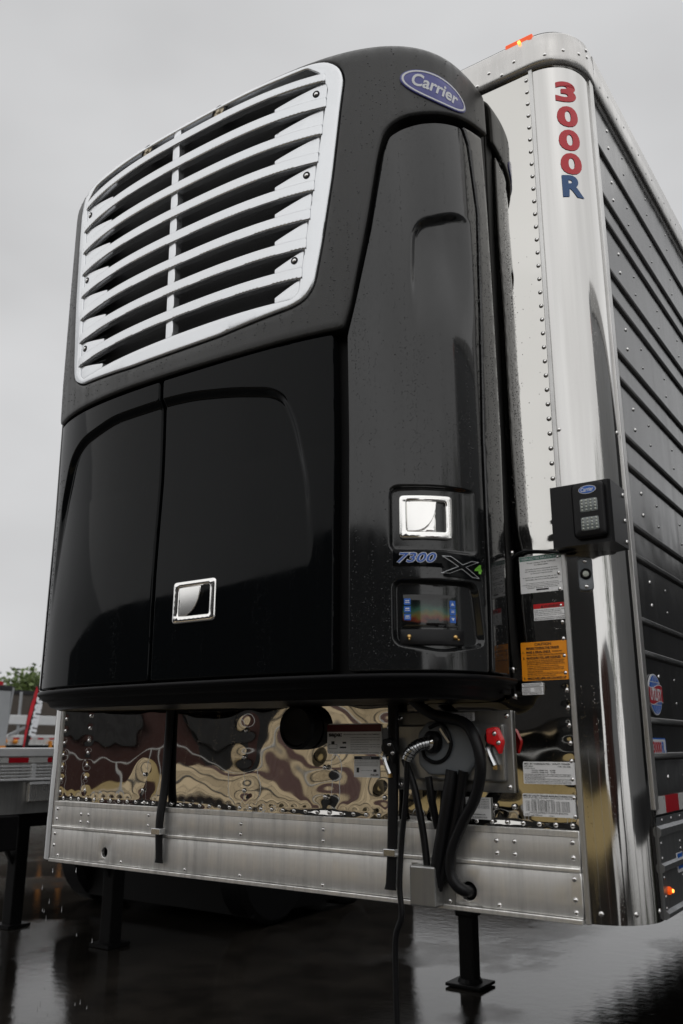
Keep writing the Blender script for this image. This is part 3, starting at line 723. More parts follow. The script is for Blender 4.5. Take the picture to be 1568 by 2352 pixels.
rows = [T('MFD. BY UTILITY TRAILER MANUFACTURING CO.', 0.02, 0.05, 0.95, 0.13, bold=0.025), T('DATE OF MANUFACTURE: 03/2017   GVWR: 36,288 KG / 80,000 LB.', 0.02, 0.16, 0.95, 0.21), T('GAWR ALL AXLES', 0.17, 0.25, 0.6, 0.29)]
for i in range(9): rows.append(T('11-22.5   20 TIRES,  22.5X8.25 RIMS, AT  100 PSI  110 PSI   COLD DUAL', 0.06, 0.31+i*0.052, 0.9, 0.35+i*0.052, bold=0.02))
rows += [T('THIS VEHICLE CONFORMS TO ALL APPLICABLE FEDERAL MOTOR VEHICLE', 0.14, 0.79, 0.85, 0.82), T('SAFETY STANDARDS IN EFFECT ON THE DATE OF MANUFACTURE', 0.12, 0.83, 0.86, 0.86), T('VIN    1UY', 0.03, 0.885, 0.3, 0.915), T('TYPE  SEMI TRAILER           VS2RA', 0.03, 0.935, 0.6, 0.97)]
decal('data_plate', 0.975, 1.316, 1.132, 1.378, 'decal_grey', rows, r=0.004)
decal('extrusion_warning_sticker', 0.274, 1.484, 0.492, 1.583, 'decal_grey', [B(0.0, 0.03, 1.0, 0.27, 'decal_maroon'), T('sapa:', 0.03, 0.32, 0.28, 0.47, bold=0.04), T('SAPA EXTRUSIONS NORTH AMERICA RECOMMENDS', 0.31, 0.34, 0.97, 0.38)]+[T('CLEAN ALUMINUM FREQUENTLY AND WITH CARE', 0.44, 0.45+i*0.075, 0.97-0.2*(i in (2, 5)), 0.48+i*0.075) for i in range(6)]+[T('DO NOT USE HARSH ACIDS OR CLEANERS ON FINISH', 0.06, 0.93, 0.95, 0.955), B(0.03, 0.68, 0.19, 0.69), B(0.03, 0.82, 0.19, 0.83), B(0.03, 0.68, 0.035, 0.83), B(0.185, 0.68, 0.19, 0.83), B(0.08, 0.58, 0.14, 0.68), B(0.24, 0.76, 0.36, 0.81), B(0.29, 0.6, 0.36, 0.66)], 'grey sticker with a maroon band and small drawings', r=0.012)
decal('notice_sticker', 0.384, 1.411, 0.484, 1.478, 'decal_grey', [B(0.01, 0.01, 0.99, 0.16, 'decal_navy'), T('NOTICE', 0.32, 0.045, 0.68, 0.125, 'decal_grey')]+[T('USE ONLY APPROVED LAMPS AND HARNESS PARTS HERE', 0.04, 0.21+i*0.075, 0.95, 0.24+i*0.075) for i in range(4)]+[T('PHILLIPS', 0.66, 0.83, 0.96, 0.93, bold=0.03), B(0.1, 0.55, 0.2, 0.78), B(0.76, 0.62, 0.88, 0.74), B(0.25, 0.67, 0.72, 0.68)])
decal('inspection_sticker', 0.79, 1.300, 0.872, 1.362, 'decal_grey', [T('FEDERAL ANNUAL INSPECTION', 0.2, 0.05, 0.95, 0.11)]+[T('THIS TRAILER HAS PASSED AN INSPECTION', 0.05, 0.15+i*0.075, 0.95, 0.19+i*0.075) for i in range(5)]+[T('JAN FEB MAR APR MAY JUN', 0.05, 0.75, 0.78, 0.82, bold=0.03), T('DATE OF INSPECTION', 0.15, 0.88, 0.85, 0.94)])
# stickers on the black side
sm = side_map(HW)
globe = panel('globe_logo', ell(0.288, 1.664, 0.070, 0.062, 30), sm, 'badge_white', side, off=0.0015, grid=0.2, bev=0, thick=0.004, edge=0.03, label='blue and red globe emblem')
f = Flat()
f.poly(ell(0.288, 1.664, 0.066, 0.058, 30)); f.build('print', sm, 0.0022, 'logo_blue', globe)
f = Flat()
for t in (-0.036, -0.012, 0.012, 0.036):
    pts = [(0.288+t*1.1*math.cos(a)*1.0, 1.664+0.056*math.sin(a)) for a in np.linspace(-1.5, 1.5, 14)]
    for i in range(13): f.poly([pts[i], (pts[i][0]+0.003, pts[i][1]), (pts[i+1][0]+0.003, pts[i+1][1]), pts[i+1]])
for zz in (1.70, 1.632): f.rect(0.235, zz, 0.341, zz+0.0022)
f.build('print', sm, 0.0026, 'badge_white', globe)
def band(h):
    up = [(x, 1.664+h+0.006*math.sin((x-0.288)/0.07*2.6)) for x in np.linspace(0.214, 0.362, 16)]
    dn = [(x, 1.664-h+0.006*math.sin((x-0.288)/0.07*2.6)) for x in np.linspace(0.362, 0.214, 16)]
    return up+dn
Flat().poly(band(0.0265)).build('print', sm, 0.0030, 'badge_white', globe); Flat().poly(band(0.0235)).build('print', sm, 0.0034, 'logo_red', globe)
Flat().text('UTILITY', 0.226, 1.645, 0.350, 1.682, bold=0.03).build('print', sm, 0.0038, 'badge_white', globe)
st = panel('model_sticker', rrect(0.193, 1.482, 0.352, 1.535, 0.008), sm, 'logo_blue', side, off=0.0015, grid=0.2, bev=0, thick=0.004, edge=0.05)
Flat().poly(rrect(0.198, 1.486, 0.347, 1.531, 0.006)).build('print', sm, 0.0020, 'badge_white', st)
Flat().text('3000', 0.208, 1.492, 0.298, 1.525, bold=0.04).build('print', sm, 0.0025, 'logo_red', st)
Flat().text('R', 0.302, 1.492, 0.330, 1.525, bold=0.04).build('print', sm, 0.0025, 'logo_blue', st)
st = panel('blue_sticker', [(0.335, 1.151), (0.40, 1.151), (0.40, 1.205), (0.335, 1.205)], side_map(HW+0.006), 'badge_white', br_side, off=0.0015, grid=0.2, bev=0, thick=0.003, edge=0.1)
Flat().rect(0.34, 1.161, 0.395, 1.203).build('print', side_map(HW+0.006), 0.0021, 'logo_blue', st)
# --- black floodlight housing wrapped over the corner
mbx = MB()
prof = [(1.118, -0.004), (1.138, -0.004), (1.142, -0.070), (1.316, -0.070), (1.322, -0.060), (1.322, 0.072), (1.306, 0.085)]
def zr(x, y):  # top and bottom edge heights
    return (2.055, 2.262)
V = []
for x, y in prof: V += [(x, y, 2.076), (x, y, 2.262)]
F = [(2*i, 2*i+2, 2*i+3, 2*i+1) for i in range(len(prof)-1)]
V += [(1.14, 0.004, 2.076), (1.14, 0.004, 2.262), (1.285, 0.085, 2.076), (1.285, 0.085, 2.262)]
k = 2*len(prof)
F += [(4, k, k+2, 2*len(prof)-4, 8, 6), (5, 7, 9, 2*len(prof)-3, k+3, k+1)]
fl = mobj('floodlight', V, F, 'black_plastic', trailer, label='black floodlight housing over the steel corner')
ff = front_map(-0.070)
lampb = panel('lamp_body', rrect(1.212, 2.090, 1.308, 2.257, 0.018), ff, 'black_plastic', fl, off=0.022, grid=0.02, bev=0.008, thick=0.024)
for z0, z1 in ((2.165, 2.205), (2.110, 2.150)):
    ln = panel('lens', rrect(1.238, z0, 1.290, z1, 0.006), ff, 'lens_clear', fl, off=0.0245, grid=0.05, bev=0.0015, thick=0.004)
mbl = MB()
for z0 in (2.171, 2.116):
    for i in range(4):
        for j in range(4): mbl.lathe([(0.0033, 0), (0.003, 0.002), (0.0005, 0.004)], (1.2445+i*0.013, -0.0945, z0+j*0.0093), (0, -1, 0), 6)
mbl.build('led_array', 'led', fl, True, kind='stuff')
bd = panel('badge', ell(1.263, 2.232, 0.026, 0.0125, 24), ff, 'badge_white', fl, off=0.0235, grid=0.1, bev=0, thick=0.003, edge=0.02)
Flat().poly(ell(1.263, 2.232, 0.0242, 0.0108, 24)).build('print', ff, 0.0241, 'logo_blue', bd)
Flat().text('Carrier', 1.244, 2.226, 1.282, 2.239, bold=0.02, shear=0.2).build('print', ff, 0.0246, 'badge_white', bd)
for x, y, z, n in ((1.128, -0.004, 2.24, (0, -1, 0)), (1.128, -0.004, 2.16, (0, -1, 0)), (1.128, -0.004, 2.085, (0, -1, 0)), (1.322, 0.055, 2.24, (1, 0, 0)), (1.322, 0.055, 2.16, (1, 0, 0)), (1.322, 0.055, 2.095, (1, 0, 0))): rivet((x, y, z), n, fl, name='screw')
# small grey lamp under it, curved to the corner
P0 = rrect(0.040, 1.953, 0.080, 2.053, 0.012)
sl = panel('inflation_lamp', P0, cm, 'plastic_grey', trailer, off=0.016, grid=0.01, bev=0.005, thick=0.018, hfun=lambda q: -0.010*np.exp(-((q[:, 0]-0.06)**2+(q[:, 1]-2.003)**2)/(2*0.013**2)), label='small grey lamp on the polished corner')
p = corner_map(np.array([0.06]), np.array([2.003]), np.array([0.007]))[0]; q = corner_map(np.array([0.06]), np.array([2.003]), np.array([0.1]))[0]
MB().lathe([(0.0165, 0), (0.0165, 0.007), (0.013, 0.009), (0.011, 0.006)], p, q-p, 18).build('bezel', 'black_plastic', sl, True)
MB().lathe([(0.010, 0.003), (0.009, 0.010), (0.005, 0.013), (0.001, 0.014)], p, q-p, 14).build('lens', 'led', sl, True)
for z in (2.041, 1.965):
    p = corner_map(np.array([0.06]), np.array([z]), np.array([0.014]))[0]; rivet(p, q-corner_map(np.array([0.06]), np.array([2.003]), np.array([0.0]))[0], sl, name='screw')
# --- stainless connector plate with socket and air couplings
gp = panel('connector_plate', rrect(0.552, 1.378, 0.956, 1.615, 0.004), fm, 'aluminium_dull', trailer, off=0.012, grid=0.05, bev=0.003, thick=0.012)
MB().box(0.57, 0.935, -0.030, -0.011, 1.410, 1.575, 0.006).build('raised_panel', 'aluminium_dull', gp)
for x, z in ((0.94, 1.598), (0.94, 1.394), (0.57, 1.598), (0.57, 1.394)): rivet((x, -0.012, z), (0, -1, 0), gp, RIVBIG, name='bolt')
decal('fuse_sticker', 0.755, 1.585, 0.835, 1.610, 'decal_grey', [T('USE ONLY APPROVED FUSES', 0.1, 0.1+i*0.22, 0.92, 0.24+i*0.22) for i in range(4)], off=0.0135, parent=gp)
soc = panel('socket_box', round_poly([(0.655, 1.455), (0.69, 1.425), (0.815, 1.425), (0.855, 1.47), (0.855, 1.56), (0.825, 1.585), (0.69, 1.585), (0.655, 1.55)], 0.012), front_map(-0.030), 'plastic_grey', gp, off=0.022, grid=0.02, bev=0.008, thick=0.024)
MB().tube(curve_pts([(0.700, -0.055, 1.565), (0.745, -0.058, 1.575), (0.775, -0.058, 1.525), (0.76, -0.058, 1.48), (0.72, -0.055, 1.462), (0.68, -0.055, 1.48), (0.672, -0.055, 1.53)], 6), 0.006, 8).build('bail', 'black_plastic', gp, True)
MB().bar((0.742, -0.064, 1.562), (0.772, -0.064, 1.52), 0.007, 0.004, (0, 1, 0)).build('latch_bar', 'zinc', gp)
MB().lathe([(0.034, 0), (0.034, 0.018), (0.027, 0.022), (0.020, 0.022), (0.020, 0.008)], (0.715, -0.050, 1.522), (-0.35, -1, 0), 22).build('socket_ring', 'black_plastic', gp, True)
def glad(x, z, red):
    g = panel('air_coupling', round_poly([(x-0.022, z+0.03), (x+0.012, z+0.036), (x+0.03, z-0.006), (x+0.018, z-0.045), (x+0.004, z-0.018), (x-0.02, z-0.012)], 0.008), front_map(-0.062), 'plastic_red' if red else 'black_plastic', gp, off=0.014, grid=0.02, bev=0.004, thick=0.022, **({'label': 'bright red air coupling cover'} if red else {}))
    MB().lathe([(0.022, 0), (0.026, 0.02), (0.02, 0.033)], (x-0.012, -0.030, z+0.005), (0, -1, 0), 16).build('coupling_base', 'black_plastic', g, True)
    for dx, dz in ((0.006, 0.016), (0.018, -0.010)): rivet((x+dx, -0.076, z+dz), (0, -1, 0), g, name='bolt')
    MB().tube(curve_pts([(x-0.025, -0.035, z), (x-0.03, -0.045, z-0.03), (x-0.012, -0.045, z-0.075)], 5), 0.009, 8).build('elbow', 'zinc', g, True)
    MB().lathe([(0.007, 0), (0.007, 0.012)], (x-0.010, -0.045, z-0.086), (0, 0, 1), 8).build('nut', 'brass', g)
glad(0.921, 1.530, True); glad(0.56, 1.50, False)
# round black vent under the unit
MB().lathe([(0.075, 0), (0.075, 0.05), (0.066, 0.06), (0.060, 0.05), (0.0, 0.047)], (0.178, -0.002, 1.572), (0, -1, 0), 28, False).build('drain_vent', 'rubber', trailer, True)
# cable guard box on the lower rail
gb = MB(); gb.box(0.628, 0.715, -0.072, -0.014, 1.052, 1.166, 0.006); gbo = gb.build('cable_guard', 'aluminium_dull', trailer)
gb = MB(); gb.box(0.606, 0.628, -0.0185, -0.0145, 1.054, 1.166); gb.box(0.715, 0.752, -0.0185, -0.0145, 1.054, 1.166); gb.build('flange', 'aluminium_dull', gbo)
for x, z in ((0.735, 1.068), (0.616, 1.068), (0.616, 1.155)): rivet((x, -0.0185, z), (0, -1, 0), gbo, name='bolt')
# --- landing gear
for sg in (-1, 1):
    x = sg*0.80; y = 3.12
    lg = MB(); lg.box(x-0.068, x+0.068, y-0.068, y+0.068, 0.42, 1.10, 0.012); lgo = lg.build('landing_leg', 'black_frame', trailer)
    MB().box(x-0.052, x+0.052, y-0.052, y+0.052, 0.03, 0.45, 0.008).build('inner_leg', 'black_frame', lgo)
    fp = MB(); fp.box(x-0.125, x+0.125, y-0.115, y+0.115, 0.006, 0.026, 0.004); fp.lathe([(0.085, 0.02), (0.072, 0.05)], (x, y, 0), (0, 0, 1), 16); fp.build('foot', 'black_frame', lgo)
    MB().bar((x, y+0.05, 0.6), (x, y+0.7, 1.08), 0.05, 0.03).build('brace', 'black_frame', lgo)
MB().bar((-0.75, 3.12, 0.75), (0.75, 3.12, 0.75), 0.06, 0.06).build('cross_tube', 'black_frame', trailer)
# floor cross members and main underside
ub = MB()
ub.box(-1.0, 1.0, 0.3, 2.2, 1.02, 1.09); ub.build('coupler_plate', 'black_frame', trailer)
for y in np.arange(2.5, 13.8, 0.6): MB().box(-1.25, 1.25, y, y+0.06, 0.98, 1.095).build('cross_member', 'black_frame', trailer)
for sx in (-1, 1):
    for yw in (10.6, 11.85):
        w = MB(); x0 = sx*0.72
        w.lathe([(0.28, 0.0), (0.46, 0.01), (0.505, 0.05), (0.505, 0.22), (0.46, 0.26), (0.30, 0.26), (0.27, 0.16), (0.08, 0.14), (0.0, 0.14)], (x0, yw, 0.505), (sx, 0, 0), 32, False); w.build('wheel', 'rubber', trailer, True)
    MB().box(sx*0.5-0.05, sx*0.5+0.05, 9.6, 13.0, 0.62, 1.1).build('bogie_frame', 'black_frame', trailer)
# thin wire from the unit to the floodlight
MB().tube(curve_pts([(0.985, -0.02, 2.075), (1.02, -0.012, 2.092), (1.09, -0.012, 2.085), (1.15, -0.014, 2.073), (1.19, -0.02, 2.078), (1.215, 0.0, 2.10)], 6), 0.0042, 6).build('lamp_wire', 'cable_black', trailer, True)
# ================================================================== refrigeration unit
unit = thing('refrigeration_unit', (0, -0.25, 1.61), 'glossy black refrigeration unit with silver slatted grille on the trailer front', 'refrigeration unit')
TOPT = ZT+RT*math.pi/2+0.26
# inner shell
ns, ntt = 121, 70; ss = np.linspace(-1.258, 1.258, ns); tt = np.linspace(1.69, TOPT, ntt); S_, T_ = np.meshgrid(ss, tt)
P = shell_map(S_, T_, -0.060).reshape(-1, 3)
F = [(j*ns+i, j*ns+i+1, (j+1)*ns+i+1, (j+1)*ns+i) for j in range(ntt-1) for i in range(ns-1)]
F.append(tuple((ntt-1)*ns+i for i in range(ns)))
mobj('inner_shell', P, F, 'black_frame', unit, True)
# grille outline in (s,t)
G_OUT = [(-0.737, 3.59), (-0.737, 3.72), (-0.715, 3.775), (-0.655, 3.805), (-0.40, 3.818), (0.0, 3.818), (0.40, 3.806), (0.56, 3.800), (0.625, 3.785), (0.672, 3.75), (0.686, 3.70), (0.672, 3.609), (0.635, 3.332), (0.592, 3.084), (0.563, 2.95), (0.534, 2.908), (0.484, 2.890), (0.17, 2.868), (-0.275, 2.868), (-0.60, 2.886), (-0.675, 2.925), (-0.690, 2.995), (-0.722, 3.28)]
G_OUT = round_poly(G_OUT, 0.03, 3)
# hood: moulded textured cover, arms reach down between the doors
SM = 1.262
hood_lo = [(-SM, 3.62), (-1.10, 3.58), (-1.0, 3.54), (-0.95, 3.40), (-0.915, 3.15), (-0.885, 3.0), (-0.86, 2.85), (-0.85, 2.785), (-0.57, 2.786), (-0.30, 2.788), (0.0, 2.784), (0.30, 2.776), (0.628, 2.775), (0.661, 2.776), (0.686, 2.847), (0.718, 2.994), (0.750, 3.145), (0.792, 3.381), (0.816, 3.470), (0.873, 3.518), (0.957, 3.545), (1.09, 3.585), (1.235, 3.622), (SM, 3.63)]
hood = hood_lo+[(SM, TOPT-0.02), (-SM, TOPT-0.02)]
hole = inset(np.array(G_OUT), -0.004)
panel('hood', round_poly(hood, [0]+[0.035]*(len(hood_lo)-2)+[0, 0, 0], 4), shell_map, 'black_moulded', unit, off=0.009, grid=0.022, bev=0.009, thick=0.062, holes=[hole], edge=0.014)
# grille
PITCH, GAP = 0.1045, 0.064
def sag(s): return 0.026*(np.asarray(s, float)/0.63)**2
def gmap(s, t, h): return shell_map(s, np.asarray(t, float)-sag(s), h)
def rt(z): return 0.625-(3.728-z)*0.159
def lt(z): return -0.680+(3.728-z)*0.069
ztops = [3.728-PITCH*k for k in range(8)]
in_l = lambda z: lt(z)-0.004; in_r = lambda z: rt(z)+0.006
zlo = ztops[-1]-GAP
hp = [(s_, zlo) for s_ in np.linspace(lt(zlo)+0.03, rt(zlo)-0.02, 16)]+[(in_r(zlo), zlo+0.02), (in_r(3.70), 3.70), (0.60, 3.765), (0.55, 3.802)]+[(s_, 3.795) for s_ in np.linspace(0.45, -0.50, 14)]+[(-0.60, 3.800), (in_l(3.73), 3.755), (in_l(zlo), zlo+0.03)]
hp = [(a_, b_-float(sag(a_))) for a_, b_ in hp]
grille = panel('grille', G_OUT, shell_map, 'grille_chrome', unit, off=0.013, grid=0.03, bev=0.006, thick=0.03, holes=[round_poly(hp, 0.008, 2)], edge=0.02, label='silver grille with curved horizontal slats')
core = panel('grille_screen', [(-0.72, 2.88), (0.66, 2.88), (0.66, 3.80), (-0.72, 3.80)], shell_map, 'grille_core', grille, off=-0.040, grid=0.05, bev=0, thick=0, edge=0.06)
slats = [(ztops[k]-GAP, ztops[k+1]) for k in range(7)]+[(3.762, ztops[0])]
for za, zb in slats:
    zm = (za+zb)/2; a, b2 = in_l(zm)-0.004, in_r(zm)+0.004
    if za > 3.755: a, b2 = -0.675, 0.62
    n = 40; up = [(a+(b2-a)*i/n, za) for i in range(n+1)]; dn = [(b2-(b2-a)*i/n, zb) for i in range(n+1)]
    panel('slat', [up[0]]+dn[::-1]+up[::-1][:-1], gmap, 'grille_chrome', grille, off=0.017, grid=0.016, bev=0.004, thick=0.026, edge=0.02, hfun=lambda q: 0.0*q[:, 0])
IL, IR = -0.466, 0.410
def ramp_piece(pts3, nm='slot_ramp'):
    V = np.array([gmap(np.array([p[0]]), np.array([p[1]]), np.array([p[2]]))[0] for p in pts3])
    mobj(nm, V, [(0, 1, 2)] if len(V) == 3 else [(0, 1, 2, 3)], 'grille_chrome', grille)
for k, zt in enumerate(ztops):
    zbm = zt-GAP
    for side_ in (1, -1):
        tip = rt(zt)-0.004 if side_ > 0 else lt(zt)+0.004; inn = IR if side_ > 0 else IL; ext = in_r(zbm) if side_ > 0 else in_l(zbm)
        zmid = zt-0.046
        # flat end plate below the slot point
        pl = [(inn, zmid), (inn, zbm-0.002), (ext, zbm-0.002), (tip+0.006*side_, zt+0.002), (tip, zt-0.001)]
        panel('end_plate', pl, gmap, 'grille_chrome', grille, off=0.008, grid=0.025, bev=0.0015, thick=0.03, edge=0.02)
        # two facets running from the point back into the dark opening
        ramp_piece([(tip, zt-0.002, 0.004), (inn, zt-0.022, -0.012), (inn, zt-0.029, -0.004)] if side_ < 0 else [(tip, zt-0.002, 0.004), (inn, zt-0.029, -0.004), (inn, zt-0.022, -0.012)])
    # centre divider
    panel('divider', [(-0.100, zbm-0.004), (-0.064, zbm-0.004), (-0.064, zt+0.004), (-0.100, zt+0.004)], gmap, 'grille_chrome', grille, off=0.009, grid=0.05, bev=0.003, thick=0.03, edge=0.05)
panel('divider', [(-0.100, 3.758), (-0.064, 3.758), (-0.064, 3.80), (-0.100, 3.80)], gmap, 'grille_chrome', grille, off=0.009, grid=0.05, bev=0.003, thick=0.03, edge=0.05)
for s_, t_ in ((0.582, 3.690), (0.540, 3.380), (0.490, 3.070), (-0.645, 3.690), (-0.630, 3.380), (-0.605, 3.066)):
    p, q = gmap(np.array([s_]*2), np.array([t_]*2), np.array([0.008, 0.03])); sc = rivet(p, q-p, grille, RIVBIG, name='screw')
    mb = MB(); mb.lathe([(0.013, 0.0), (0.013, 0.002), (0.008, 0.003)], p, q-p, 14, False); mb.build('washer', 'black_frame', grille, True)
for s_ in (-0.255, 0.140):
    p, q = shell_map(np.array([s_]*2), np.array([3.780]*2), np.array([-0.026, 0.004]))
    mb = MB(); mb.lathe([(0.034, 0.0), (0.034, 0.030), (0.029, 0.036), (0.027, 0.030), (0.0, 0.030)], p, q-p, 20, False); bm_ = mb.build('latch_bolt', 'rubber', grille, True)
    MB().lathe([(0.026, 0.0305), (0.010, 0.032), (0.008, 0.038), (0.0005, 0.039)], p, q-p, 16).build('bolt_head', 'bolt_metal', grille, True)
# front doors with pressed relief
RELIEF = np.array([(-0.775, 1.6), (-0.768, 2.13), (-0.752, 2.42), (-0.69, 2.60), (-0.606, 2.661), (-0.385, 2.703), (-0.10, 2.705), (0.036, 2.697), (0.22, 2.668), (0.388, 2.631), (0.448, 2.595), (0.490, 2.506), (0.539, 2.299), (0.558, 2.09), (0.566, 1.6)])
RELIEF = np.array(round_poly(RELIEF, 0.05, 4))
def front_relief(q):
    d = sdf(RELIEF, q); dep = 0.018*sstep(q[:, 1], 1.95, 2.55); return -dep*sstep(d, -0.002, 0.028)
dl = panel('front_door', round_poly([(-0.806, 1.712), (-0.113, 1.712), (-0.130, 2.776), (-0.826, 2.776)], 0.012), shell_map, 'black_gloss', unit, off=0.0, grid=0.013, bev=0.006, thick=0.05, hfun=front_relief, feats=[(RELIEF, -0.004, 0.032)])
dr = panel('front_door', round_poly([(-0.098, 1.712), (0.622, 1.712), (0.625, 2.766), (-0.112, 2.776)], 0.012), shell_map, 'black_gloss', unit, off=0.0, grid=0.013, bev=0.006, thick=0.05, hfun=front_relief, feats=[(RELIEF, -0.004, 0.032)])
# side door (right) and mirrored one on the left
SD = [(0.668, 1.712), (1.114, 1.712), (1.119, 1.90), (1.123, 2.44), (1.155, 3.05), (1.167, 3.25), (1.136, 3.505), (1.106, 3.562), (0.994, 3.529), (0.932, 3.508), (0.873, 3.482), (0.833, 3.455), (0.812, 3.395), (0.760, 3.115), (0.703, 2.876), (0.671, 2.756)]
POCK = np.array(rrect(0.796, 2.052, 1.092, 2.252, 0.03)); SCRP = np.array(round_poly([(0.803, 1.785), (0.95, 1.763), (1.098, 1.785), (1.075, 1.968), (0.803, 1.972)], 0.03, 4))
CREASE = np.array(round_poly([(0.882, 2.60), (0.879, 2.927), (0.891, 3.10), (0.918, 3.148), (0.975, 3.171), (1.06, 3.206), (1.18, 3.206), (1.18, 2.6)], 0.03, 3))
def side_relief(q):
    h = -0.014*sstep(sdf(POCK, q), -0.002, 0.010)*(1-sstep(q[:, 0], 1.03, 1.09))-0.022*sstep(sdf(SCRP, q), -0.002, 0.010)
    d = sdf(CREASE, q); h += -0.032*sstep(d, -0.001, 0.024)*sstep(q[:, 1], 2.72, 3.12)*(1-sstep(q[:, 0], 1.02, 1.13))
    return h
sdoor = panel('side_door', round_poly(SD, 0.012, 2), shell_map, 'black_gloss_side', unit, off=-0.006, grid=0.0085, bev=0.005, thick=0.05, feats=[(CREASE, -0.003, 0.027), (POCK, -0.004, 0.012), (SCRP, -0.004, 0.012)], hfun=side_relief, edge=0.010)
strip = panel('side_strip', round_poly([(1.119, 1.712), (1.215, 1.712), (1.240, 2.47), (1.240, 3.27), (1.229, 3.597), (1.112, 3.566), (1.142, 3.505), (1.173, 3.25), (1.161, 3.05), (1.129, 2.44), (1.125, 1.90)], 0.008, 2), shell_map, 'black_gloss_side', unit, off=0.0, grid=0.014, bev=0.004, thick=0.05)
panel('side_door', round_poly([(-1.215, 1.712), (-0.835, 1.712), (-0.858, 2.77), (-0.905, 3.10), (-0.965, 3.44), (-1.02, 3.51), (-1.22, 3.58), (-1.240, 3.2)], 0.012, 2), shell_map, 'black_gloss_side', unit, off=0.0, grid=0.02, bev=0.005, thick=0.03)
# gasket against the trailer wall
for sg in (1, -1):
    mb = MB(); pts = [(sg*1.0, -0.03, z) for z in np.linspace(1.66, 3.66, 12)]
    mb.box(min(sg*0.90, sg*0.958), max(sg*0.90, sg*0.958), -0.06, -0.003, 1.66, 3.66, 0.006); mb.build('wall_gasket', 'rubber', unit)
# rounded base frame
prof = [(1.706, -0.02), (1.706, 0.001), (1.702, 0.004), (1.694, 0.004), (1.689, -0.002), (1.686, -0.010), (1.677, -0.013), (1.671, -0.030), (1.666, -0.038), (1.652, -0.046), (1.641, -0.080)]
V = []; ss = np.linspace(-SM, SM, 121)
for z, o in prof:
    q = shell_map(ss, np.full(121, 1.70), o); q[:, 2] = z; V += list(map(tuple, q))
F = [((j+1)*121+i, (j+1)*121+i+1, j*121+i+1, j*121+i) for j in range(len(prof)-1) for i in range(120)]
F.append(tuple((len(prof)-1)*121+i for i in range(121)))
mobj('base_frame', V, F, 'base_plastic', unit, True)
# chrome paddle handles
def handle(door, s0, t0, s1, t1, off):
    out = round_poly([(s0, t0), (s1, t0), (s1, t1), (s0, t1)], 0.014, 4); w, hh = s1-s0, t1-t0
    a0, a1, b0, b1 = s0+w*0.14, s1-w*0.13, t0+hh*0.17, t1-hh*0.15
    inn = round_poly([(a0, b0), (a1, b0), (a1, b1), (a0, b1)], 0.005, 2)
    hd = panel('handle', out, shell_map, 'chrome', door, off=off, grid=0.02, bev=0.005, thick=0.018, holes=[inn], edge=0.01)
    cup = panel('handle_cup', inset(np.array(inn), -0.002), shell_map, 'black_plastic', door, off=off-0.028, grid=0.03, bev=0, thick=0, edge=0.02)
    # curved paddle: fixed leaf and flap meeting along an arc
    pw = a1-(a1-a0)*0.26; arc = [(a0+(pw-a0)*0.28+(pw-a0)*0.72*math.sin(t), b0+(b1-b0)*(1-math.cos(t))*0.98) for t in np.linspace(0, math.pi/2, 8)]
    panel('paddle', [(a0, b0)]+arc+[(a0, b1)], shell_map, 'chrome', door, off=off-0.002, grid=0.02, bev=0.002, thick=0.01, edge=0.02, hfun=lambda q: 0.006*(q[:, 0]-a0)/(pw-a0))
    panel('paddle', arc[::-1]+[(arc[0][0], b0), (pw, b0)], shell_map, 'chrome', door, off=off-0.008, grid=0.02, bev=0.001, thick=0.01, edge=0.02)
handle(sdoor, 0.826, 2.091, 0.993, 2.224, -0.008)
handle(dr, -0.006, 1.891, 0.183, 2.028, 0.006)
# model lettering
pl = panel('badge_plate', round_poly([(0.806, 2.010), (0.952, 2.006), (0.955, 1.980), (1.090, 1.976), (1.090, 2.045), (0.806, 2.060)], 0.004, 2), shell_map, 'black_gloss', sdoor, off=-0.004, grid=0.02, bev=0.001, thick=0.004, edge=0.015)
Flat().text('7300', 0.817, 2.018, 0.936, 2.050, bold=0.050, shear=0.3, sub=0.02).build('model_number_outline', shell_map, -0.0028, 'badge_white', sdoor)
Flat().text('7300', 0.819, 2.020, 0.934, 2.048, bold=0.012, shear=0.3, sub=0.02).build('model_number', shell_map, -0.0018, 'blue_bright', sdoor)
def xpoly(k):
    A = [(0.934, 2.043), (0.958, 2.043), (1.046, 1.985), (1.046, 1.980), (1.026, 1.980)]
    return A
def cross(w):
    c = Flat()
    for (p, q) in (((0.968, 2.039), (1.063, 1.985)), ((0.964, 1.991), (1.063, 2.031))):
        p, q = np.array(p), np.array(q); u = np.array([0.011+w, 0]); d = (q-p)/np.linalg.norm(q-p)*w
        n = 6
        for i in range(n):
            a, b3 = p-d+(q-p+2*d)*i/n, p-d+(q-p+2*d)*(i+1)/n; c.poly([a-u, b3-u, b3+u, a+u])
    return c
cross(0.0035).build('cross_outline', shell_map, -0.0028, 'badge_white', sdoor); cross(0.0).build('cross_letter', shell_map, -0.0018, 'black_gloss', sdoor)
Flat().text('4', 1.060, 1.997, 1.091, 2.024, bold=0.05, sub=0.02).build('numeral', shell_map, -0.0012, 'green_bright', sdoor)
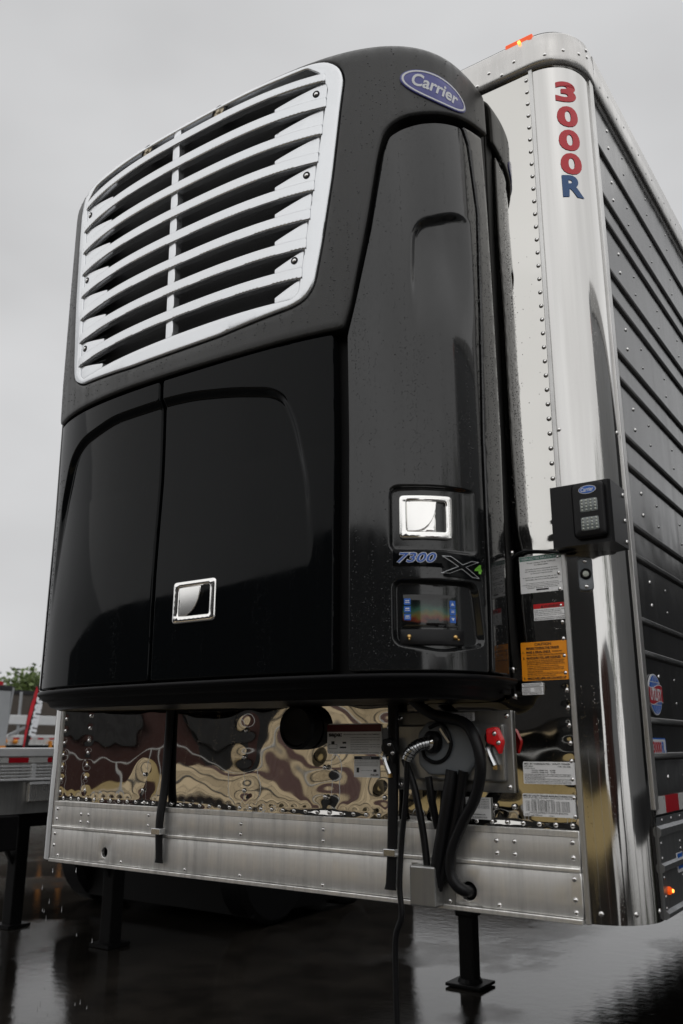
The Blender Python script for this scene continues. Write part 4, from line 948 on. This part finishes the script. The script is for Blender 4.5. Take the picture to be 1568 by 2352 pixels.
# display in its pocket
ds = panel('display', rrect(0.832, 1.836, 1.006, 1.930, 0.004), shell_map, 'display_glass', sdoor, off=-0.024, grid=0.03, bev=0.001, thick=0.004)
for i in range(3):
    z = 1.909-i*0.022
    kb = panel('key', rrect(0.836, z-0.009, 0.856, z+0.009, 0.002), shell_map, 'logo_blue', ds, off=-0.0228, grid=0.05, bev=0.0, thick=0.001, edge=0.03)
    Flat().rect(0.839, z-0.004, 0.853, z-0.002).rect(0.840, z+0.001, 0.852, z+0.004).build('print', shell_map, -0.0222, 'badge_white', ds)
    z = 1.904-i*0.022
    kb = panel('key', rrect(0.980, z-0.010, 1.000, z+0.010, 0.002), shell_map, 'logo_blue', ds, off=-0.0228, grid=0.05, bev=0.0, thick=0.001, edge=0.03)
    g = Flat()
    if i == 0: g.poly([(0.984, z-0.004), (0.996, z-0.004), (0.990, z+0.005)])
    elif i == 1: g.rect(0.985, z+0.001, 0.995, z+0.003).rect(0.985, z-0.003, 0.995, z-0.001)
    else: g.poly([(0.990, z-0.005), (0.996, z+0.004), (0.984, z+0.004)])
    g.build('print', shell_map, -0.0222, 'badge_white', ds)
panel('switch_panel', rrect(0.822, 1.785, 1.025, 1.830, 0.006), shell_map, 'black_plastic', sdoor, off=-0.019, grid=0.03, bev=0.003, thick=0.01)
for s_ in (0.850, 0.995):
    p, q = shell_map(np.array([s_]*2), np.array([1.808]*2), np.array([-0.019, -0.007]))
    MB().lathe([(0.0075, 0), (0.006, 0.004), (0.003, 0.006), (0.0025, 0.016), (0.0035, 0.020), (0.001, 0.022)], p, (q-p)+np.array([0, 0, -0.006]), 10).build('toggle_switch', 'brass', sdoor, True)
# maker's oval on the hood
OC, OT = (0.997, 3.650), -0.18
ov = panel('oval_badge', ell(*OC, 0.122, 0.057, 44, OT), shell_map, 'badge_blue', unit, off=0.014, grid=0.03, bev=0.002, thick=0.006, label='blue oval badge with white script lettering')
f = Flat(); f.ring(ell(*OC, 0.117, 0.053, 44, OT), ell(*OC, 0.110, 0.047, 44, OT)); f.build('rim', shell_map, 0.0150, 'badge_white', ov)
Flat().text('Carrier', OC[0]-0.083, OC[1]-0.022, OC[0]+0.083, OC[1]+0.030, bold=0.025, shear=0.12, sub=0.02, tilt=OT).build('print', shell_map, 0.0150, 'badge_white', ov)

# rain beads sitting on the wet skin, mostly in vertical runs
def beads(name, mapper, n_runs, s_rng, t_rng, offs, parent, rg, n_free=0, ok=None, rr=(0.0011, 0.0026)):
    pts = []
    for _ in range(n_runs):
        s0 = rg.uniform(*s_rng); t0 = rg.uniform(*t_rng); ln = rg.uniform(0.15, 0.9); t = t0
        while t > max(t_rng[0], t0-ln): pts.append((s0+rg.normal(0, 0.0022), t, rg.uniform(*rr))); t -= rg.exponential(0.016)+0.004
    for _ in range(n_free): pts.append((rg.uniform(*s_rng), rg.uniform(*t_rng), rg.uniform(*rr)*1.15))
    P = np.array(pts)
    if ok is not None: P = P[ok(P)]
    seg = 7; A = mapper(P[:, 0], P[:, 1], np.full(len(P), offs)); Bn = mapper(P[:, 0], P[:, 1], np.full(len(P), offs+0.01))
    N = (Bn-A)/0.01; U = np.cross(N, np.array([0, 0, 1.0])); U /= np.linalg.norm(U, axis=1, keepdims=True)+1e-9; W2 = np.cross(N, U)
    V = []; F = []
    for i in range(len(P)):
        k = len(V); r = P[i, 2]
        for rad, h in ((1.0, 0.0), (0.72, 0.40), (0.0, 0.62)):
            for j in range(seg if rad > 0 else 1):
                an = 2*math.pi*j/seg; V.append(A[i]+U[i]*r*rad*math.cos(an)-W2[i]*r*1.25*rad*math.sin(an)+N[i]*r*h)
        for j in range(seg):
            j2 = (j+1) % seg; F.append((k+j, k+j2, k+seg+j2, k+seg+j)); F.append((k+seg+j, k+seg+j2, k+2*seg))
    return mobj(name, V, F, 'water_bead', parent, True, kind='stuff')
rgb = np.random.RandomState(77)
SDP = np.array(SD); HP = np.array(hood)
def bead_side(P):
    q = P[:, :2]; return (sdf(SDP, q) > 0.006) & (sdf(POCK, q) < -0.008) & (sdf(SCRP, q) < -0.008) & ((sdf(CREASE, q) < -0.01) | (P[:, 1] < 2.75))
beads('rain_beads', shell_map, 75, (0.68, 1.16), (1.75, 3.55), -0.006, unit, rgb, 450, bead_side, (0.0009, 0.0019))
beads('rain_beads', shell_map, 40, (1.13, 1.235), (1.75, 3.55), 0.0, unit, rgb, 300, lambda P: P[:, 0] < 1.21+0.012*(P[:, 1]-1.7), (0.0009, 0.0020))
G2 = np.array(G_OUT)
beads('rain_beads', shell_map, 150, (-0.86, 1.2), (2.82, 3.80), 0.009, unit, rgb, 900, lambda P: (sdf(HP, P[:, :2]) > 0.016) & (sdf(G2, P[:, :2]) < -0.014))
beads('rain_beads', shell_map, 22, (-0.80, -0.62), (1.75, 2.60), 0.0, unit, rgb, 150, lambda P: (sdf(RELIEF, P[:, :2]) < -0.008))
beads('rain_beads', fm, 2, (0.975, 1.11), (2.12, 3.2), 0.0006, front_wall, rgb, 40, None, (0.0006, 0.0012))
# ================================================================== hoses and cables hanging on the front
def flat_hose(name, pts, w, label, clampz, group):
    t = thing(name, pts[-1], label, 'hose', group)
    V = []; F = []
    for (x, y, z, ww) in [(p[0], p[1], p[2], w*(1.0 if i < len(pts)-1 else 1.2)) for i, p in enumerate(pts)]:
        th = 0.011*min(1, max(0.3, (z-1.05)/0.25))
        for k in range(12):
            a = 2*math.pi*k/12; V.append((x+ww/2*math.copysign(abs(math.cos(a))**0.7, math.cos(a)), y+th*math.sin(a), z))
    n = len(pts)
    for i in range(n-1):
        for k in range(12): F.append((i*12+k, (i+1)*12+k, (i+1)*12+(k+1) % 12, i*12+(k+1) % 12))
    mobj('rubber_sleeve', V, F, 'rubber', t, True)
    c = MB(); i = min(range(n), key=lambda j: abs(pts[j][2]-clampz)); x, y = pts[i][0], pts[i][1]
    c.box(x-w/2-0.003, x+w/2+0.003, y-0.021, y+0.012, clampz-0.011, clampz+0.011, 0.002); c.box(x-w/2-0.016, x-w/2, -0.020, -0.016, clampz-0.010, clampz+0.010); cl = c.build('clamp', 'zinc', t)
flat_hose('drain_hose', curve_pts([(-0.478, -0.013, 1.66), (-0.480, -0.014, 1.50), (-0.482, -0.018, 1.35), (-0.483, -0.031, 1.26), (-0.482, -0.034, 1.2), (-0.478, -0.030, 1.087)], 5), 0.038, 'flat black rubber drain hose on its own left of the plate', 1.199, 'black drain hoses')
flat_hose('drain_hose', curve_pts([(0.554, -0.030, 1.66), (0.554, -0.032, 1.50), (0.552, -0.034, 1.35), (0.547, -0.035, 1.2), (0.537, -0.033, 1.083)], 5), 0.036, 'flat black rubber drain hose beside the cable guard box', 1.192, 'black drain hoses')
def hose(name, pts, r, label, cat='cable', group=None):
    t = MB().tube(curve_pts(pts, 8), r, 12).build(name, 'cable_black', None, True, label=label, cat=cat, **({'group': group} if group else {})); return t
hose('air_hose', [(0.660, -0.10, 1.655), (0.726, -0.085, 1.606), (0.829, -0.075, 1.578), (0.872, -0.085, 1.525), (0.884, -0.085, 1.453), (0.856, -0.07, 1.367), (0.803, -0.055, 1.292), (0.763, -0.05, 1.215), (0.755, -0.048, 1.155), (0.772, -0.045, 1.118), (0.795, -0.03, 1.102), (0.80, 0.01, 1.10)], 0.017, 'thick black hose looping round into the hole in the rail', 'hose')
hose('harness_hose', [(0.605, -0.05, 1.47), (0.635, -0.05, 1.40), (0.655, -0.05, 1.32), (0.668, -0.045, 1.23), (0.678, -0.043, 1.12)], 0.011, 'thin black hose leftmost entering the steel guard box', 'hose', 'hoses entering the guard box')
hose('harness_hose', [(0.690, -0.05, 1.42), (0.696, -0.045, 1.36), (0.700, -0.02, 1.27)], 0.011, 'short black hose behind the others above the guard box', 'hose', 'hoses entering the guard box')
hose('harness_hose', [(0.772, -0.05, 1.44), (0.762, -0.055, 1.38), (0.742, -0.055, 1.29), (0.715, -0.05, 1.18), (0.70, -0.043, 1.11)], 0.019, 'thickest black hose dropping from the socket into the guard box', 'hose', 'hoses entering the guard box')
hose('harness_hose', [(0.808, -0.045, 1.44), (0.790, -0.04, 1.37), (0.765, -0.038, 1.27), (0.735, -0.038, 1.18), (0.703, -0.035, 1.10)], 0.016, 'black hose behind the looping one entering the guard box', 'hose', 'hoses entering the guard box')
pc = thing('power_cable', (0.575, -0.06, 0.0), 'thin black power cable with spring guard plugged into the socket', 'cable')
MB().tube(curve_pts([(0.653, -0.115, 1.470), (0.638, -0.10, 1.36), (0.612, -0.085, 1.233), (0.602, -0.085, 1.109), (0.607, -0.085, 1.025), (0.583, -0.08, 0.963), (0.575, -0.07, 0.844), (0.575, -0.06, 0.60), (0.59, -0.06, 0.3), (0.58, -0.07, 0.06), (0.50, -0.14, 0.015), (0.3, -0.3, 0.012), (0.0, -0.35, 0.012)], 8), 0.0088, 10).build('cord', 'cable_black', pc, True)
sp = curve_pts([(0.706, -0.083, 1.520), (0.688, -0.102, 1.513), (0.670, -0.116, 1.497), (0.655, -0.118, 1.470)], 7)
MB().tube(sp, 0.0165, 14).build('spring_core', 'rubber', pc, True)
coil = MB()
for i in range(0, len(sp)-1):
    for f_ in (0.0, 0.5):
        p = Vector(sp[i]).lerp(Vector(sp[i+1]), f_); d = Vector(sp[i+1])-Vector(sp[i])
        if i % 2 == 1 and f_ > 0: continue
        coil.lathe([(0.0165, -0.0018), (0.0192, -0.001), (0.0192, 0.001), (0.0165, 0.0018)], p, d, 16, False)
coil.build('spring_guard', 'zinc', pc, True)
MB().lathe([(0.013, 0.0), (0.020, 0.006), (0.020, 0.020), (0.017, 0.024), (0.017, 0.040)], (0.706, -0.083, 1.520), (0.25, 1, 0.05), 16).build('plug', 'chrome', pc, True)
# ================================================================== neighbouring vehicles and background
paint('white_paint', (0.62, 0.63, 0.64), 0.35); paint('deck_grey', (0.34, 0.35, 0.36), 0.45); paint('brown_panel', (0.060, 0.048, 0.038), 0.6)
paint('grey_steel', (0.28, 0.29, 0.30), 0.45); paint('orange_paint', (0.62, 0.22, 0.01), 0.45); paint('flag_black', (0.010, 0.010, 0.012), 0.7); paint('flag_red', (0.45, 0.01, 0.02), 0.7)
def flatbed(name, label, x, y0, y1, deck, tape=True, legs=True, posts=(), width=2.5, grating=True, group=None):
    t = thing(name, (x-width/2, (y0+y1)/2, 0), label, 'trailer', group)
    MB().box(x-width+0.04, x-0.04, y0, y1, deck-0.045, deck-0.005).build('deck', 'deck_grey', t)
    MB().box(x-0.045, x, y0, y1, deck-0.055, deck, 0.006).build('side_rail', 'white_paint', t)
    MB().box(x-0.03, x-0.008, y0, y1, deck-0.19, deck-0.0555).build('rail_web', 'aluminium_rail', t)
    MB().box(x-0.05, x+0.004, y0, y1, deck-0.205, deck-0.191, 0.003).build('lower_lip', 'white_paint', t)
    if tape:
        y = y0+0.17; k = 0
        while y < min(y1, y0+4.5):
            MB().box(x-0.0075, x-0.004, y, y+0.148, deck-0.092, deck-0.060).build('reflective_tape', 'tape_red' if k % 2 else 'tape_white', t); y += 0.15; k += 1
    if grating:
        for i in range(4): MB().box(x-0.0075, x-0.002, y0, y1, deck-0.118-i*0.02, deck-0.110-i*0.02).build('rail_groove', 'white_paint', t)
        y = y0+0.2
        while y < min(y1, y0+4): MB().box(x-0.0075, x+0.001, y, y+0.03, deck-0.19, deck-0.10).build('stake_pocket', 'white_paint', t); y += 0.30
    for sx in (0.55, width-0.75): MB().box(x-sx-0.10, x-sx, y0+0.4, y1, deck-0.55, deck-0.06).build('main_beam', 'black_frame', t)
    y = y0+0.3
    while y < y1: MB().box(x-width+0.1, x-0.06, y, y+0.06, deck-0.17, deck-0.046).build('cross_member', 'black_frame', t); y += 0.5
    if legs:
        for sx in (0.62, width-0.62):
            lg = MB(); lg.box(x-sx-0.06, x-sx+0.06, y0+1.75, y0+1.87, 0.02, deck-0.06, 0.008); lg.box(x-sx-0.11, x-sx+0.11, y0+1.70, y0+1.92, 0.004, 0.03); lg.bar((x-sx, y0+1.8, 0.45), (x-sx-0.05, y0+1.3, deck-0.2), 0.04, 0.03); lg.build('landing_leg', 'black_frame', t)
    for py, ph in posts: MB().box(x-0.045, x-0.005, py, py+0.05, deck-0.1, deck+ph, 0.004).build('stake', 'grey_steel', t)
    for yw in (y1-1.2, y1-2.4):
        for sx in (0.05, width-0.35):
            MB().lathe([(0.2, 0), (0.45, 0.0), (0.50, 0.05), (0.50, 0.25), (0.45, 0.30), (0.2, 0.30)], (x-sx-0.30, yw, 0.50), (1, 0, 0), 22).build('wheel', 'rubber', t, True)
    return t
fb = flatbed('flatbed_trailer', 'white-railed flatbed trailer with red and white tape beside the left corner', -3.0, 0.72, 6.3, 1.492, group='parked flatbed trailers')
MB().box(-3.10, -3.02, 0.72, 6.3, 1.08, 1.286).build('fascia', 'aluminium_dull', fb)
tb = MB(); tb.box(-3.02, -2.985, 1.20, 1.60, 1.15, 1.275, 0.008); tbo = tb.build('tool_box', 'aluminium_cap', fb); MB().box(-2.986, -2.98, 1.20, 1.60, 1.262, 1.278).build('hinge_rod', 'white_paint', tbo)
MB().box(-5.4, -3.06, 3.6, 6.28, 0.10, 1.28).build('dark_filler_box', 'black_frame', fb)  # added black box hides the wheels and reflects dark in the ground
MB().box(-3.1, -3.0, 0.9, 1.16, 0.86, 1.075, 0.01).build('battery_box', 'black_frame', fb)
lab = panel('leg_sticker', [(2.49, 0.62), (2.57, 0.62), (2.57, 0.84), (2.49, 0.84)], side_map(-3.559), 'decal_grey', fb, off=0.002, grid=0.3, bev=0, thick=0.003, edge=0.3)
Flat().rect(2.49, 0.72, 2.57, 0.75).build('print', side_map(-3.559), 0.0026, 'decal_maroon', lab)
flatbed('flatbed_trailer', 'white flatbed trailer with a low deck behind the feather flag', -9.0, 3.0, 14.0, 1.46, legs=True, grating=False, group='parked flatbed trailers')
fb3 = flatbed('flatbed_trailer', 'farther white flatbed trailer carrying a raised white frame and grey stakes', -14.0, 6.0, 18.0, 1.72, posts=((8.80, 0.88), (10.6, 0.5), (11.9, 0.7)), grating=False, group='parked flatbed trailers')
MB().box(-14.1, -13.98, 7.0, 17.0, 1.93, 2.12, 0.01).build('raised_frame', 'white_paint', fb3)
for y in (7.4, 8.6, 10.4, 11.3): MB().bar((-14.02, y, 1.70), (-14.02, y+0.55, 1.95), 0.06, 0.05).build('frame_brace', 'grey_steel', fb3)
for y in (8.05, 9.6, 10.1): 
    MB().box(-13.99, -13.95, y, y+0.06, 1.05, 1.60).build('strap', 'orange_paint', fb3)
for y in (8.5, 8.75, 9.9, 10.3): MB().lathe([(0.05, 0), (0.05, 0.05), (0.02, 0.08)], (-13.98, y, 1.58), (1, 0, 0), 10).build('winch', 'orange_paint', fb3, True)
# grey loader post at the far left
lp = thing('crane_post', (-10.2, 5.83, 0), 'grey crane post with a red cap at the left edge', 'crane')
cp = MB(); cp.box(-10.3, -10.12, 5.70, 5.90, 0.02, 2.35, 0.02); cp.bar((-10.2, 5.88, 1.2), (-10.2, 5.98, 2.4), 0.03, 0.03); cp.build('mast', 'grey_steel', lp)
MB().box(-10.31, -10.11, 5.69, 5.91, 2.34, 2.42, 0.01).build('cap', 'flag_black', lp); MB().box(-10.28, -10.18, 5.70, 5.78, 2.42, 2.48).build('cap_light', 'tape_red', lp)
MB().box(-10.118, -10.10, 5.73, 5.88, 1.38, 1.50).build('reflector', 'orange_paint', lp)
# feather flag
FB = Vector((-11.8, 7.43, 0)); fdir = Vector((0.581, 0.814, 0)); fn = Vector((0.814, -0.581, 0))
ffz = thing('feather_flag', FB[:], 'black and red feather flag with white lettering standing behind the corner', 'flag')
def fpt(a, z, o=0.0): return (FB+fdir*a+fn*o+Vector((0, 0, z)))[:]
MB().tube(curve_pts([fpt(-0.04, 0.0), fpt(-0.03, 1.2), fpt(0.01, 1.9), fpt(0.08, 2.4), fpt(0.17, 2.60)], 6), 0.012, 8).build('pole', 'flag_black', ffz, True)
def flag_strip(w0, w1, off, mat, name, ztop=2.60):
    V = []; n = 18; prev = None
    for i in range(n):
        f_ = i/(n-1); z = 1.48+(ztop-1.48)*f_; a0 = -0.025+0.14*f_**2.2; wid = 0.20*min(1, 0.35+f_*1.1)*(1 if f_ < 0.82 else math.sqrt(max(0.03, 1-((f_-0.82)/0.18)**2)))
        for w in (w0, w1): V.append(fpt(a0+wid*w, z-0.07*w, off+0.012*math.sin(i*0.8+2*w)))
    F = [(2*i, 2*i+1, 2*i+3, 2*i+2) for i in range(n-1)]; m_ = len(V)
    V2 = V+[(Vector(v)-fn*0.006)[:] for v in V]; F += [tuple(k+m_ for k in f)[::-1] for f in F]
    return mobj(name, V2, F, mat, ffz, True)
flag_strip(0, 1, 0.0, 'flag_black', 'banner'); flag_strip(0.05, 0.36, 0.02, 'flag_red', 'banner_stripe', 2.57)
tv, tf = text_fit('manac', 0, 0, 0.72, 0.125, bold=0.05, shear=0.15)
mobj('lettering', [fpt(0.175-float(b2)+0.09*(float(a_)/0.72), 1.66+float(a_), 0.04) for a_, b2 in tv], tf, 'badge_white', ffz)
# long brown trailer behind them
bt = thing('box_trailer', (-24, 20, 0), 'long dark brown box trailer in front of the trees', 'trailer')
MB().box(-26.5, -24.0, 9.0, 24.0, 1.15, 3.30, 0.03).build('box', 'brown_panel', bt); MB().box(-24.0, -23.95, 9.0, 24.0, 3.2, 3.33).build('top_rail', 'flag_black', bt); MB().box(-24.0, -23.95, 9.0, 24.0, 1.05, 1.2).build('bottom_rail', 'white_paint', bt)
for y in (10.5, 21.0, 22.3): MB().lathe([(0.2, 0), (0.5, 0), (0.5, 0.3), (0.2, 0.3)], (-24.35, y, 0.5), (1, 0, 0), 18).build('wheel', 'rubber', bt, True)
sh = thing('dark_backdrop', (-26, 33, 0), 'added dark backdrop that keeps the ground under the trailer dark', 'building')  # block added to darken the wet ground's reflections under the trailer
MB().box(-40, -12, 30, 36, 0, 5.0).build('wall', 'brown_panel', sh); MB().box(-40.4, -11.6, 29.6, 36.4, 5.0, 5.4).build('roof', 'flag_black', sh)
for x in (-36, -30, -24, -18): MB().box(x, x+3.2, 29.94, 30.0, 0.0, 3.2).build('door', 'grey_steel', sh)
# trees
def leaf_mat(name, a, b2):
    m, nt, bb = nodes_of(name); bb.inputs['Roughness'].default_value = 0.6
    oi = nt.nodes.new('ShaderNodeNewGeometry')
    nt.links.new(ramp(nt, oi.outputs['Random Per Island'], [(0.0, a), (1.0, b2)]), bb.inputs['Base Color'])
leaf_mat('leaf_green', (0.07, 0.11, 0.03), (0.15, 0.20, 0.06)); leaf_mat('leaf_dark', (0.05, 0.085, 0.025), (0.11, 0.16, 0.05)); simple('bark', (0.05, 0.04, 0.03), 0.8, bumpy=(30, 0.6, 0.02))
def tree(x, y, h, w, label, mat, seed, n=7000, group='trees at the back'):
    rg = np.random.RandomState(seed); t = thing('tree', (x, y, 0), label, 'tree', group)
    tr = MB(); tr.tube([(x, y, 0), (x+0.1, y, h*0.4), (x, y+0.1, h*0.9)], [0.2, 0.13, 0.03], 8)
    cl = []
    for i in range(26):
        f_ = rg.uniform(0.28, 1.0); a = rg.uniform(0, 6.28); rad = w*0.5*rg.uniform(0.2, 1.0)*(1.15-f_)**0.6*1.15
        c = np.array([x+rad*math.cos(a), y+rad*math.sin(a), h*f_*0.93]); cl.append((c, w*rg.uniform(0.10, 0.2)))
        if i % 2 == 0: tr.tube([(x, y, h*f_*0.6), tuple(c)], [0.05, 0.015], 5)
    tr.build('trunk', 'bark', t, True)
    V = []; F = []
    for i in range(n):
        c, r = cl[rg.randint(len(cl))]; p = c+rg.normal(0, 1, 3)*r*np.array([1, 1, 0.75]); s = rg.uniform(0.10, 0.22)
        u = rg.normal(0, 1, 3); u /= np.linalg.norm(u); v = np.cross(u, rg.normal(0, 1, 3)); v /= np.linalg.norm(v)+1e-9
        k = len(V); V += [tuple(p-u*s), tuple(p+v*s*0.6), tuple(p+u*s), tuple(p-v*s*0.6)]; F.append((k, k+1, k+2, k+3))
    mobj('crown', V, F, mat, t)
for i, (x, y, h, w, lb) in enumerate(((-44, 26, 5.2, 5.0, 'green leafy tree behind the brown trailer, cut by the left edge'), (-42.5, 29.2, 5.6, 4.2, 'tallest green tree behind the brown trailer'), (-41, 32.2, 5.1, 3.6, 'narrow green tree right of the tallest one'), (-39.5, 34.4, 5.0, 3.8, 'green tree half hidden by the black unit'), (-47, 31, 4.6, 6.0, 'low bushy tree filling the gap at the back'), (-44, 36, 4.4, 6, 'dark tree mass behind the black unit'))):
    tree(x, y, h, w, lb, 'leaf_green' if i % 2 else 'leaf_dark', 40+i)

# ================================================================== things behind the camera, some added to shape the reflections
def wall_mat():
    m, nt, b = nodes_of('tan_block')
    br = nt.nodes.new('ShaderNodeTexBrick'); br.inputs['Scale'].default_value = 1.0
    br.inputs['Color1'].default_value = (0.66, 0.54, 0.34, 1); br.inputs['Color2'].default_value = (0.60, 0.48, 0.29, 1); br.inputs['Mortar'].default_value = (0.16, 0.12, 0.08, 1)
    br.inputs['Mortar Size'].default_value = 0.012; br.inputs['Brick Width'].default_value = 0.6; br.inputs['Row Height'].default_value = 0.3
    nt.links.new(texcoord(nt, (1, 1, 1), (math.pi/2, 0, 0)), br.inputs['Vector']); nt.links.new(br.outputs[0], b.inputs['Base Color']); b.inputs['Roughness'].default_value = 0.8
wall_mat(); paint('gold_gravel', (0.34, 0.25, 0.10), 0.8, 0.2); paint('maroon', (0.055, 0.014, 0.009), 0.6); paint('dark_cladding', (0.012, 0.012, 0.013), 0.6); paint('pale_trailer', (0.50, 0.51, 0.52), 0.3)
wh = thing('warehouse', (-10, -24, 0), 'dark warehouse with tan block base mirrored in the polished steel front', 'building')
MB().box(-17.5, 16, -30, -18, 0, 2.4).build('block_wall', 'dark_cladding', wh)
MB().box(-13.0, -8.5, -18.0, -17.94, 0.1, 2.35).build('block_pier', 'tan_block', wh)
MB().box(-46, -17.5, -30, -18, 0, 2.4).build('maroon_wall', 'maroon', wh)
MB().box(-46.3, 16.3, -30.3, -17.7, 2.4, 6.6).build('upper_wall', 'dark_cladding', wh)
for x in (8,):
    d = MB(); d.box(x, x+3.4, -18.0, -17.93, 0.15, 2.2); do = d.build('loading_door', 'maroon', wh)
bank = mobj('reflection_bank', [(-12.5, -8.5, 0.004), (-6.4, -8.5, 0.004), (-6.4, -17.2, 2.15), (-12.5, -17.2, 2.15), (-6.4, -17.9, 2.15), (-12.5, -17.9, 2.15)], [(0, 3, 2, 1)[::-1], (3, 2, 4, 5)], 'tan_pavers', None, kind='structure')  # invented tan slope, tilted skyward so it mirrors brightly in the steel
mobj('reflection_stripe', [(-12.5, -12.6, 1.022), (-6.4, -12.6, 1.022), (-6.4, -13.5, 1.244), (-12.5, -13.5, 1.244)], [(0, 1, 2, 3)], 'maroon', bank)  # maroon strip added to show as a band in the steel reflection
mobj('reflection_apron', [(-22, -14.5, 0.35), (-12.6, -14.5, 0.35), (-12.6, -11.0, 0.005), (-22, -11.0, 0.005), (-6.3, -14.5, 0.75), (14, -14.5, 0.75), (14, -10.0, 0.005), (-6.3, -10.0, 0.005)], [(0, 1, 2, 3), (4, 5, 6, 7)], 'gold_gravel', None, kind='structure')  # low slopes added so gold bands appear in the mirrored steel
for za, zb in ((-9.6, -9.75), (-11.2, -11.32), (-15.0, -15.2)):
    mobj('contour_band', [(-12.5, za, 0.03+(-8.5-za)*0.2467), (-6.4, za, 0.03+(-8.5-za)*0.2467), (-6.4, zb, 0.03+(-8.5-zb)*0.2467), (-12.5, zb, 0.03+(-8.5-zb)*0.2467)], [(0, 1, 2, 3)], 'dark_cladding', bank)  # dark strips added as contour lines for the steel reflection
gr_ = thing('guard_rail', (-10, -8.3, 0), 'white guard rail mirrored as a pale line across the steel', 'barrier')
MB().tube([(-40, -8.3, 1.42), (14, -8.3, 1.42)], 0.022, 8).build('rail', 'tape_white', gr_, True)
for x in range(-40, 15, 3): MB().box(x-0.03, x+0.03, -8.33, -8.27, 0, 1.42).build('post', 'white_paint', gr_)
bw = thing('end_building', (12, 27, 0), 'dark building at the end of the lane mirrored low in the black side', 'building')
MB().box(1.6, 26, 24, 34, 0, 6.4).build('wall', 'dark_cladding', bw); MB().box(1.3, 26.3, 23.7, 34.3, 6.4, 6.8).build('roof', 'flag_black', bw)
nb = thing('parked_trailer', (4.5, 6.5, 0), 'neighbouring black-sided trailer mirrored as a pale fin in the steel corner', 'trailer')
MB().box(3.2, 5.8, 2.3, 13, 1.1, 4.02, 0.03).build('box', 'dark_cladding', nb)
MB().box(3.19, 5.81, -0.02, 2.3, 1.1, 4.03, 0.08).build('front_wall', 'pale_trailer', nb)
MB().box(3.17, 3.23, 0.16, 13, 3.86, 4.05, 0.01).build('top_rail', 'aluminium_cap', nb); MB().box(3.17, 3.23, 0.16, 13, 1.05, 1.3, 0.01).build('bottom_rail', 'aluminium_side', nb)
for x in (3.7, 5.3): MB().box(x-0.07, x+0.07, 3.0, 3.14, 0.0, 1.1).build('landing_leg', 'black_frame', nb)
for x in (3.4, 5.3):
    for yw in (10.5, 11.7): MB().lathe([(0.2, 0), (0.5, 0), (0.5, 0.3), (0.2, 0.3)], (x, yw, 0.5), (1, 0, 0), 18).build('wheel', 'rubber', nb, True)
MB().box(3.42, 3.54, -0.045, -0.02, 3.9, 3.97, 0.01).build('marker_lamp', 'amber_lens', nb)
rc = thing('red_truck', (12, -6, 0), 'grey truck box with a maroon cab mirrored in the lower steel corner', 'truck')
MB().box(11, 18, -8, -5.4, 1.0, 3.0, 0.05).build('box', 'deck_grey', rc); MB().box(8.8, 10.9, -7.9, -5.5, 0.5, 2.7, 0.2).build('cab', 'maroon', rc)
for x in (9.7, 15.5, 16.7): MB().lathe([(0.2, 0), (0.5, 0), (0.5, 0.3), (0.2, 0.3)], (x, -5.7, 0.5), (0, 1, 0), 18).build('wheel', 'rubber', rc, True)
for i, (x, y, h, w) in enumerate(((22, 6, 9, 7), (24, 0, 10, 7), (23, 13, 9, 7), (25, -7, 10, 8), (22, 20, 9, 7))):
    tree(x, y, h, w, ('leafy tree mirrored green in the steel corner, nearest the pale trailer', 'tall tree mirrored green low in the steel corner', 'tree mirrored far back along the pale trailer', 'broad tree mirrored behind the grey truck', 'rearmost tree mirrored at the edge of the corner')[i], 'leaf_dark', 70+i, 1800, 'trees mirrored in the corner')
# drops of rain water falling off the left end of the trailer
rg = np.random.RandomState(3); wd = MB()
for i in range(26):
    x = rg.choice([-1.22, -1.17, -1.10, -1.0, -0.93])+rg.normal(0, 0.008); z = rg.uniform(0.05, 1.02); l = rg.uniform(0.006, 0.02)
    wd.lathe([(0.0004, l), (0.0016, 0.0), (0.002, -0.003), (0.0008, -0.005)], (x, 0.03+rg.normal(0, 0.02), z), (0, 0, 1), 6)
m, nt, b = nodes_of('water'); b.inputs['Base Color'].default_value = (1, 1, 1, 1); b.inputs['Roughness'].default_value = 0.0; b.inputs['Transmission Weight'].default_value = 1.0; b.inputs['IOR'].default_value = 1.33
wd.build('water_drops', 'water', None, True, label='falling drops of rain water under the left corner', cat='water', kind='stuff')
